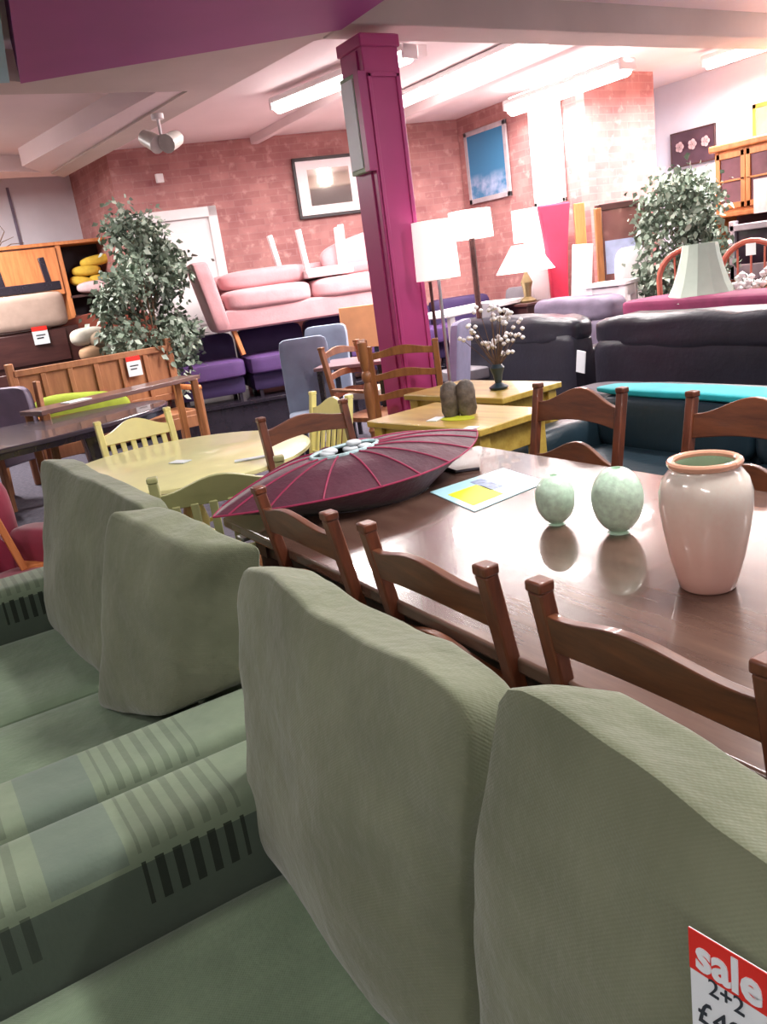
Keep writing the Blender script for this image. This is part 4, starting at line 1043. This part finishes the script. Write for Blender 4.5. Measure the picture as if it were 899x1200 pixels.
# floor lamp and hung shades
def lampshade(c, r0, r1, h, mt, parent, n=28, name='shade', square=False):
    g = G().lathe([(r0, 0), (r1, h), (r1-.006, h), (r0-.006, 0)], c, n, False)
    o = obj(name, g, mt, parent, ang=50); return o
M['shadew'] = mat('glowing_white_shade', (250, 244, 240), .8, .02, emit=(255, 244, 240), estr=.55)
M['shadeb'] = mat('shaded_side_beige', (226, 206, 190), .8, .03)
b = at(530, 470, D=6.1); top = at(522, 326, D=6.1)
flp = thing('floor_lamp', 'floor lamp with slim metal pole and pale drum shade right of column', 'lamp', (b.x, b.y, 0))
obj('base', G().lathe([(.14, 0), (.14, .02), (.02, .035)], (b.x, b.y, 0), 24), M['metal'], flp)
obj('pole', G().tube([(b.x, b.y, .03), (b.x, b.y, top.z+.2)], .013, 10), M['metal'], flp)
lampshade(Vector((b.x, b.y, top.z)), .16, .15, .40, M['shadew'], flp)
for i, (x, y, D, r_, h_, lb) in enumerate(((504, 330, 7.0, .17, .42, 'beige drum shade lamp added as the shaded left half of the floor lamp shade'), (553, 280, 8.6, .22, .27, 'bright white drum lampshade on a tall stand, right of floor lamp'))):  # beige one stands in for the shaded side of the floor lamp shade
    p = at(x, y, D=D); sl = thing('standing_lamp', lb, 'lamp', (p.x, p.y, 0))
    obj('base', G().lathe([(.13, 0), (.13, .02), (.02, .03)], (p.x, p.y, 0), 20), M['darkbrown'], sl)
    obj('pole', G().tube([(p.x, p.y, .02), (p.x, p.y, p.z+.1)], .03 if i else .014, 8), M['darkbrown'], sl); lampshade(Vector((p.x, p.y, p.z)), r_, r_*.95, h_, M['shadew' if i else 'shadeb'], sl)
# table lamp with cone shade
p = at(616, 318, D=9.7)
tl = thing('table_lamp', 'table lamp with white cone shade and brass base', 'lamp', (p.x, p.y, p.z-.34))
lampshade(p, .33, .135, .29, M['shadew'], tl)
obj('stem', G().lathe([(.09, 0), (.1, .02), (.04, .06), (.05, .16), (.07, .22), (.03, .3), (.012, .33), (.012, .42)], (p.x, p.y, p.z-.34), 20), mat('brass', (170, 150, 110), .35, metal=.6), tl)
p = at(616, 318, D=9.7)
ct = thing('lamp_cabinet', 'small dark cabinet that carries the white cone lamp', 'cabinet', (p.x, p.y, 0))
obj('body', G().box((p.x, p.y, (p.z-.36)/2), (.4, .4, p.z-.36)), M['darkbrown'], ct, bev=.01); obj('top', G().box((p.x, p.y, p.z-.355), (.46, .46, .03)), M['darkbrown'], ct, bev=.005)

# red tapered panel with pale dressings
p = at(656, 345, D=9.85); zt_ = at(655, 238, D=9.85).z; zb = .7
def taper(mt, name, label, cx, D, widths, z0, z1, th, cat='panel'):
    n = 14; pr = []
    for s in (1, -1):
        rng = range(n+1) if s == 1 else range(n, -1, -1)
        for i in rng:
            t = i/n; w_ = widths[0]+(widths[1]-widths[0])*(t**2.2); pr.append((s*w_/2, z0+(z1-z0)*t))
    r = thing(name, label, cat, (cx.x, cx.y, 0), math.atan2(Rh.y, Rh.x))
    obj('panel', G().prism(pr, th, 'Y', (0, -th/2, 0)), mt, r, False, bev=.02)
    obj('foot', G().box((0, 0, z0/2), (widths[0]*1.4, .3, z0)), M['darkbrown'], r, False, bev=.01)
    return r
taper(mat('coral_red_cloth', (204, 44, 76), .75, .05), 'red_chair_back', 'tall red tapered high chair back below the white picture', p, 9.8, (.18, .36), .72, zt_, .12, 'chair')
for (x, w_, lb) in ((633, (.2, .32), 'tall pinkish white draped roll left of the red tapered back'),):
    q = at(x, 345, D=10.0); z2 = at(x, 246, D=10.0).z; taper(M['whitecloth'], 'draped_roll', lb, q, 8.7, w_, .7, z2, .16, 'cloth')
q = at(672, 345, D=9.6); q2 = at(683, 286, D=9.6)
wr_ = thing('leaning_board', 'narrow white board leaning right of the red tapered back', 'board', (q.x, q.y, 0))
obj('board', G().beam((q.x, q.y, 0.0), (q2.x, q2.y, q2.z), .22, .05, (Rh.x, Rh.y, 0)), M['white'], wr_, bev=.006)
for i, (x0, y0, x1, y1, D, w_, mt, lb) in enumerate(((676, 300, 678, 238, 9.9, .12, 'orange', 'orange pine post standing right of the red tapered back'), (712, 330, 700, 244, 9.55, .07, 'oak', 'brown wooden post left of the tall mirror'))):
    a = at(x0, y0, D=D); b = at(x1, y1, D=D); a.z = 0
    solo('leaning_post', G().beam((b.x, b.y, 0), b, w_, .05, (Rh.x, Rh.y, 0)), M[mt], lb, 'post', (b.x, b.y, 0), bev=.006)
# small square white shade high up
p = at(622, 282, D=10.15)
sq2 = thing('square_shade_lamp', 'tall lamp with square white shade left of the red tapered back', 'lamp', (p.x, p.y, 0))
obj('shade', G().box((p.x, p.y, p.z+.17), (.3, .3, .36), .4), M['shadew'], sq2, bev=.01); obj('pole', G().tube([(p.x, p.y, 0), (p.x, p.y, p.z)], .03), M['darkbrown'], sq2)
obj('cap', G().lathe([(.09, -.06), (.1, 0)], p, 14), M['orange'], sq2)

# tall mirror, white table, shrouded chair
a = at(705, 335, D=9.65); b = at(757, 232, D=9.65)
mi = thing('tall_mirror', 'tall dark framed mirror standing on the floor before the brick pier', 'mirror', ((a.x+b.x)/2, (a.y+b.y)/2, 0), math.atan2(Rh.y, Rh.x))
wm = (Vector((b.x, b.y, 0))-Vector((a.x, a.y, 0))).length
g = G()
for s in (-1, 1): g.box((s*wm/2, 0, b.z/2), (.07, .05, b.z))
g.box((0, 0, b.z-.03), (wm, .05, .07)).box((0, 0, .06), (wm, .05, .12)); obj('frame', g, M['darkbrown'], mi, False, bev=.008)
obj('glass', G().box((0, .0, b.z/2), (wm-.04, .02, b.z-.1)), mat('dark_mirror', (160, 110, 106), .12, .1, 2, metal=.5), mi, False)
tag(obj('reflection_band', G().box((0, -.012, at(725, 300, D=9.65).z), (wm-.1, .01, .35)), mat('pale_blue_reflection', (168, 176, 206), .4), mi, False), 'pale blue reflection painted as a band on the glass')  # reflected pale blue built as a thin band over the glass
p = at(718, 348, D=9.0); zt_ = at(718, 332, D=9.0).z
w2 = thing('white_side_table', 'white painted square table beyond the leather sofas', 'table', (p.x, p.y, 0), .4)
obj('tabletop', G().box((0, 0, zt_), (.44, .44, .04)), M['white'], w2, False, bev=.008)
obj('apron', G().box((0, 0, zt_-.08), (.38, .38, .1)), M['white'], w2, False, bev=.004)
for s in (-.17, .17):
    for t_ in (-.17, .17): obj('leg', G().beam((s, t_, 0), (s, t_, zt_-.02), .06, .06), M['white'], w2, False)
p = at(748, 330, D=9.45); zt_ = at(748, 288, D=9.45).z
wc = thing('white_armchair', 'white covered high back armchair in front of the ficus', 'armchair', (p.x, p.y, 0), 1.0)
obj('backrest', G().pad((0, .2, zt_-.42), (.38, .16, .84), 4.5, 10), M['whitecloth'], wc, False); obj('seat', G().pad((0, -.05, .5), (.5, .5, .5), 8, 8), M['whitecloth'], wc, False)
for s in (-1, 1): obj('arm', G().pad((s*.22, -.05, .7), (.14, .5, .3), 4, 8), M['whitecloth'], wc, False)
obj('skirt', G().box((0, 0, .13), (.5, .5, .26)), M['whitecloth'], wc, False)

# ------------------------------------------------------------------ dresser on the right
Yd = 8.35
a = at(837, 178, Y=Yd); 
dx0 = a.x; dx1 = dx0+1.5; zT = a.z; zB = at(838, 252, Y=Yd).z
dr = thing('pine_dresser', 'orange pine glazed dresser with silver framed screen bay', 'dresser', ((dx0+dx1)/2, Yd+.2, 0))
obj('cornice', G().box(((dx0+dx1)/2, Yd+.2, zT+.02), (dx1-dx0+.08, .5, .07)), M['orange'], dr, bev=.015)
obj('upper_cabinet', G().box(((dx0+dx1)/2, Yd+.22, (zT+zB)/2), (dx1-dx0, .42, zT-zB)), M['orange'], dr, bev=.005)
nd = 4
for k in range(nd):
    x0 = dx0+.02+(dx1-dx0-.04)*k/nd; x1 = dx0+.02+(dx1-dx0-.04)*(k+1)/nd; xm = (x0+x1)/2; wd_ = x1-x0
    f = G().box((x0+.03, Yd, (zT+zB)/2), (.055, .03, zT-zB-.08)).box((x1-.03, Yd, (zT+zB)/2), (.055, .03, zT-zB-.08))
    for z in (zB+.07, (zT+zB)/2, zT-.07): f.box((xm, Yd, z), (wd_-.02, .03, .06 if z != (zT+zB)/2 else .02))
    dd = obj('door', f, M['orange'], dr, bev=.004)
    obj('glass_pane', G().box((xm, Yd+.008, (zT+zB)/2), (wd_-.1, .008, zT-zB-.16)), mat('dark_glass', (120, 84, 92), .15), dd)
    obj('knob', G().lathe([(.012, 0), (.018, .012)], (x1-.03, Yd-.03, (zT+zB)/2), 10), M['darkbrown'], dd)
obj('lower_moulding', G().box(((dx0+dx1)/2, Yd+.2, zB-.02), (dx1-dx0+.04, .46, .05)), M['orange'], dr, bev=.012)
obj('side_post', G().box((dx0+.03, Yd+.1, zB/2), (.06, .4, zB)), M['orange'], dr, bev=.005)
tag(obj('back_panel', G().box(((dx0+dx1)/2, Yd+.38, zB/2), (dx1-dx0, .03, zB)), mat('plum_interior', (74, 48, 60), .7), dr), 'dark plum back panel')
obj('base_cabinet', G().box(((dx0+dx1)/2, Yd+.15, .42), (dx1-dx0, .5, .84)), M['orange'], dr, bev=.006)
p = at(899, 228, Y=Yd-.05)
sg = solo('white_notice', G().box(p, (.3, .01, .34)), mat('pale_pink_card', (240, 214, 214), .6), 'plain pale pink notice board hanging on the dresser doors at the right edge', 'notice', p)
# television with silver frame
p0 = at(857, 268, Y=Yd-.1); p1 = at(900, 305, Y=Yd-.1)
tv = thing('silver_television', 'silver framed television in the bay of the pine dresser', 'television', (p0.x+.4, Yd, p1.z-.15))
zc = (p0.z+p1.z)/2-.05; hh = p0.z-p1.z+.25
g = G().box((p0.x+.4, Yd-.1, p0.z), (.8, .08, .07)).box((p0.x+.03, Yd-.1, zc), (.07, .08, hh)).box((p0.x+.77, Yd-.1, zc), (.07, .08, hh)).box((p0.x+.4, Yd-.1, zc-hh/2+.08), (.8, .08, .16))
obj('bezel', g, mat('silver_plastic', (186, 176, 186), .35, metal=.3), tv, bev=.01); obj('screen', G().box((p0.x+.4, Yd-.08, zc), (.7, .03, hh-.1)), mat('dark_screen', (52, 34, 50), .15), tv)

# hoop back chairs
def hoop_chair(x, y, D, ztop_, w, label, yaw):
    p = at(x, y, D=D); r = thing('hoop_back_chair', label, 'chair', (p.x, p.y, 0), yaw, 'hoop back chairs before the dresser')
    M['cane'] = mat('red_brown_cane', (172, 88, 70), .4, .1)
    zt_ = ztop_; R = w/2
    pts = [(-R*.9, 0, .5)]+[(-R*math.cos(PI*i/12), .05, zt_-R+R*math.sin(PI*i/12)) for i in range(13)]+[(R*.9, 0, .5)]
    obj('hoop', G().tube(pts, .026, 8), M['cane'], r, False)
    for k in (-1, 0, 1): obj('spindle', G().tube([(k*R*.4, 0, .5), (k*R*.45, .05, zt_-.02-abs(k)*.04)], .01, 6), M['cane'], r, False)
    obj('seat', G().pad((0, -.22, .48), (w, .5, .08), 5, 8), M['crimson'], r, False)
    for s in (-1, 1):
        for q in (-.42, -.02): obj('leg', G().tube([(s*R*.8, q, .46), (s*R*.95, q, 0)], .018, 6), M['cane'], r, False)
    return r
z1 = at(800, 292, D=8.2).z; hoop_chair(806, 330, 8.2, z1, .52, 'red-brown hoop back chair behind the pale green lampshade', .5)
z1 = at(880, 282, D=8.2).z; hoop_chair(880, 330, 8.2, z1, .5, 'red-brown hoop back chair at the right edge before the television', .5)
p = at(880, 292, D=8.1); solo('chair_ticket', G().box(p+Vector((0, 0, 0)), (.08, .01, .1), .5), M['tagw'], 'small white ticket hanging in the right hoop back chair', 'price tag', p)
# crimson low seat behind the leather sofa
p = at(790, 358, D=7.3)
cs = thing('crimson_bench', 'crimson upholstered bench behind the long black leather sofa', 'bench', (p.x, p.y, 0), -.05)
obj('cushion', G().pad((.2, .25, p.z-.02), (1.7, .5, .16), 7, 10), mat('crimson_plum_cloth', (132, 44, 84), .8), cs, False)
for s in (-.5, .9):
    for q in (.08, .42): obj('leg', G().beam((s, q, 0), (s, q, p.z-.06), .05, .05), M['black'], cs, False)
# pale green lamp
p = at(822, 351, D=7.5)
gl_ = thing('green_shade_lamp', 'lamp with pale green bell shaped shade behind the black leather sofa', 'lamp', (p.x, p.y, 0))
pr = [(.295, 0), (.27, .04), (.225, .13), (.185, .25), (.155, .36), (.14, .45)]
obj('shade', G().lathe(pr+[(r_-.006, z) for r_, z in reversed(pr)], p, 12, False), mat('pale_green_silk', (178, 192, 178), .7, .04), gl_, ang=20)
obj('stem', G().lathe([(.14, 0), (.14, .02), (.03, .05), (.02, .3), (.035, .5), (.02, p.z), (.012, p.z+.2)], (p.x, p.y, 0), 16), mat('dark_bronze', (70, 74, 66), .4), gl_)
# white blossom box
p = at(880, 347, D=7.6)
ob = thing('orange_stand', 'orange wooden stand with white flowers at the right edge', 'stand', (p.x, p.y, 0), .5)
obj('body', G().box((0, 0, p.z/2), (.4, .3, p.z)), M['orange'], ob, False, bev=.01); obj('top', G().box((0, 0, p.z), (.44, .34, .03)), M['orange'], ob, False, bev=.005)
gw = G(); rnd = random.Random(9)
for k in range(34): gw.lathe([(.002, -.03), (.025, -.01), (.03, .01), (.004, .03)], p+Vector((rnd.gauss(0, .07), rnd.gauss(0, .06), .06+abs(rnd.gauss(.04, .05)))), 7)
gst = G()
for v in gw.v[::35]: gst.tube([p+Vector((0, 0, .0)), v], .004, 5)
wf = thing('white_flowers', 'bunch of white flowers on the orange stand at the right edge', 'flowers', p+Vector((0, 0, .02)))
obj('stems', gst, M['leaf'], wf); obj('blooms', gw, M['white'], wf)
#, M['white'], 'bunch of white flowers on the orange stand at the right edge', 'flowers', p+Vector((0, 0, .02)))

# ------------------------------------------------------------------ world, added ambient fill
w = bpy.data.worlds.new('world'); S.world = w; w.use_nodes = True
w.node_tree.nodes['Background'].inputs[0].default_value = (.95, .94, .95, 1); w.node_tree.nodes['Background'].inputs[1].default_value = 1.0
S.view_settings.view_transform = 'Standard'; S.view_settings.look = 'None'; S.view_settings.gamma = 1; S.view_settings.use_curve_mapping = False
S.view_settings.exposure = 0.55
for o in bpy.data.objects:
    for k in ('_loc', '_rot'):
        if k in o: del o[k]
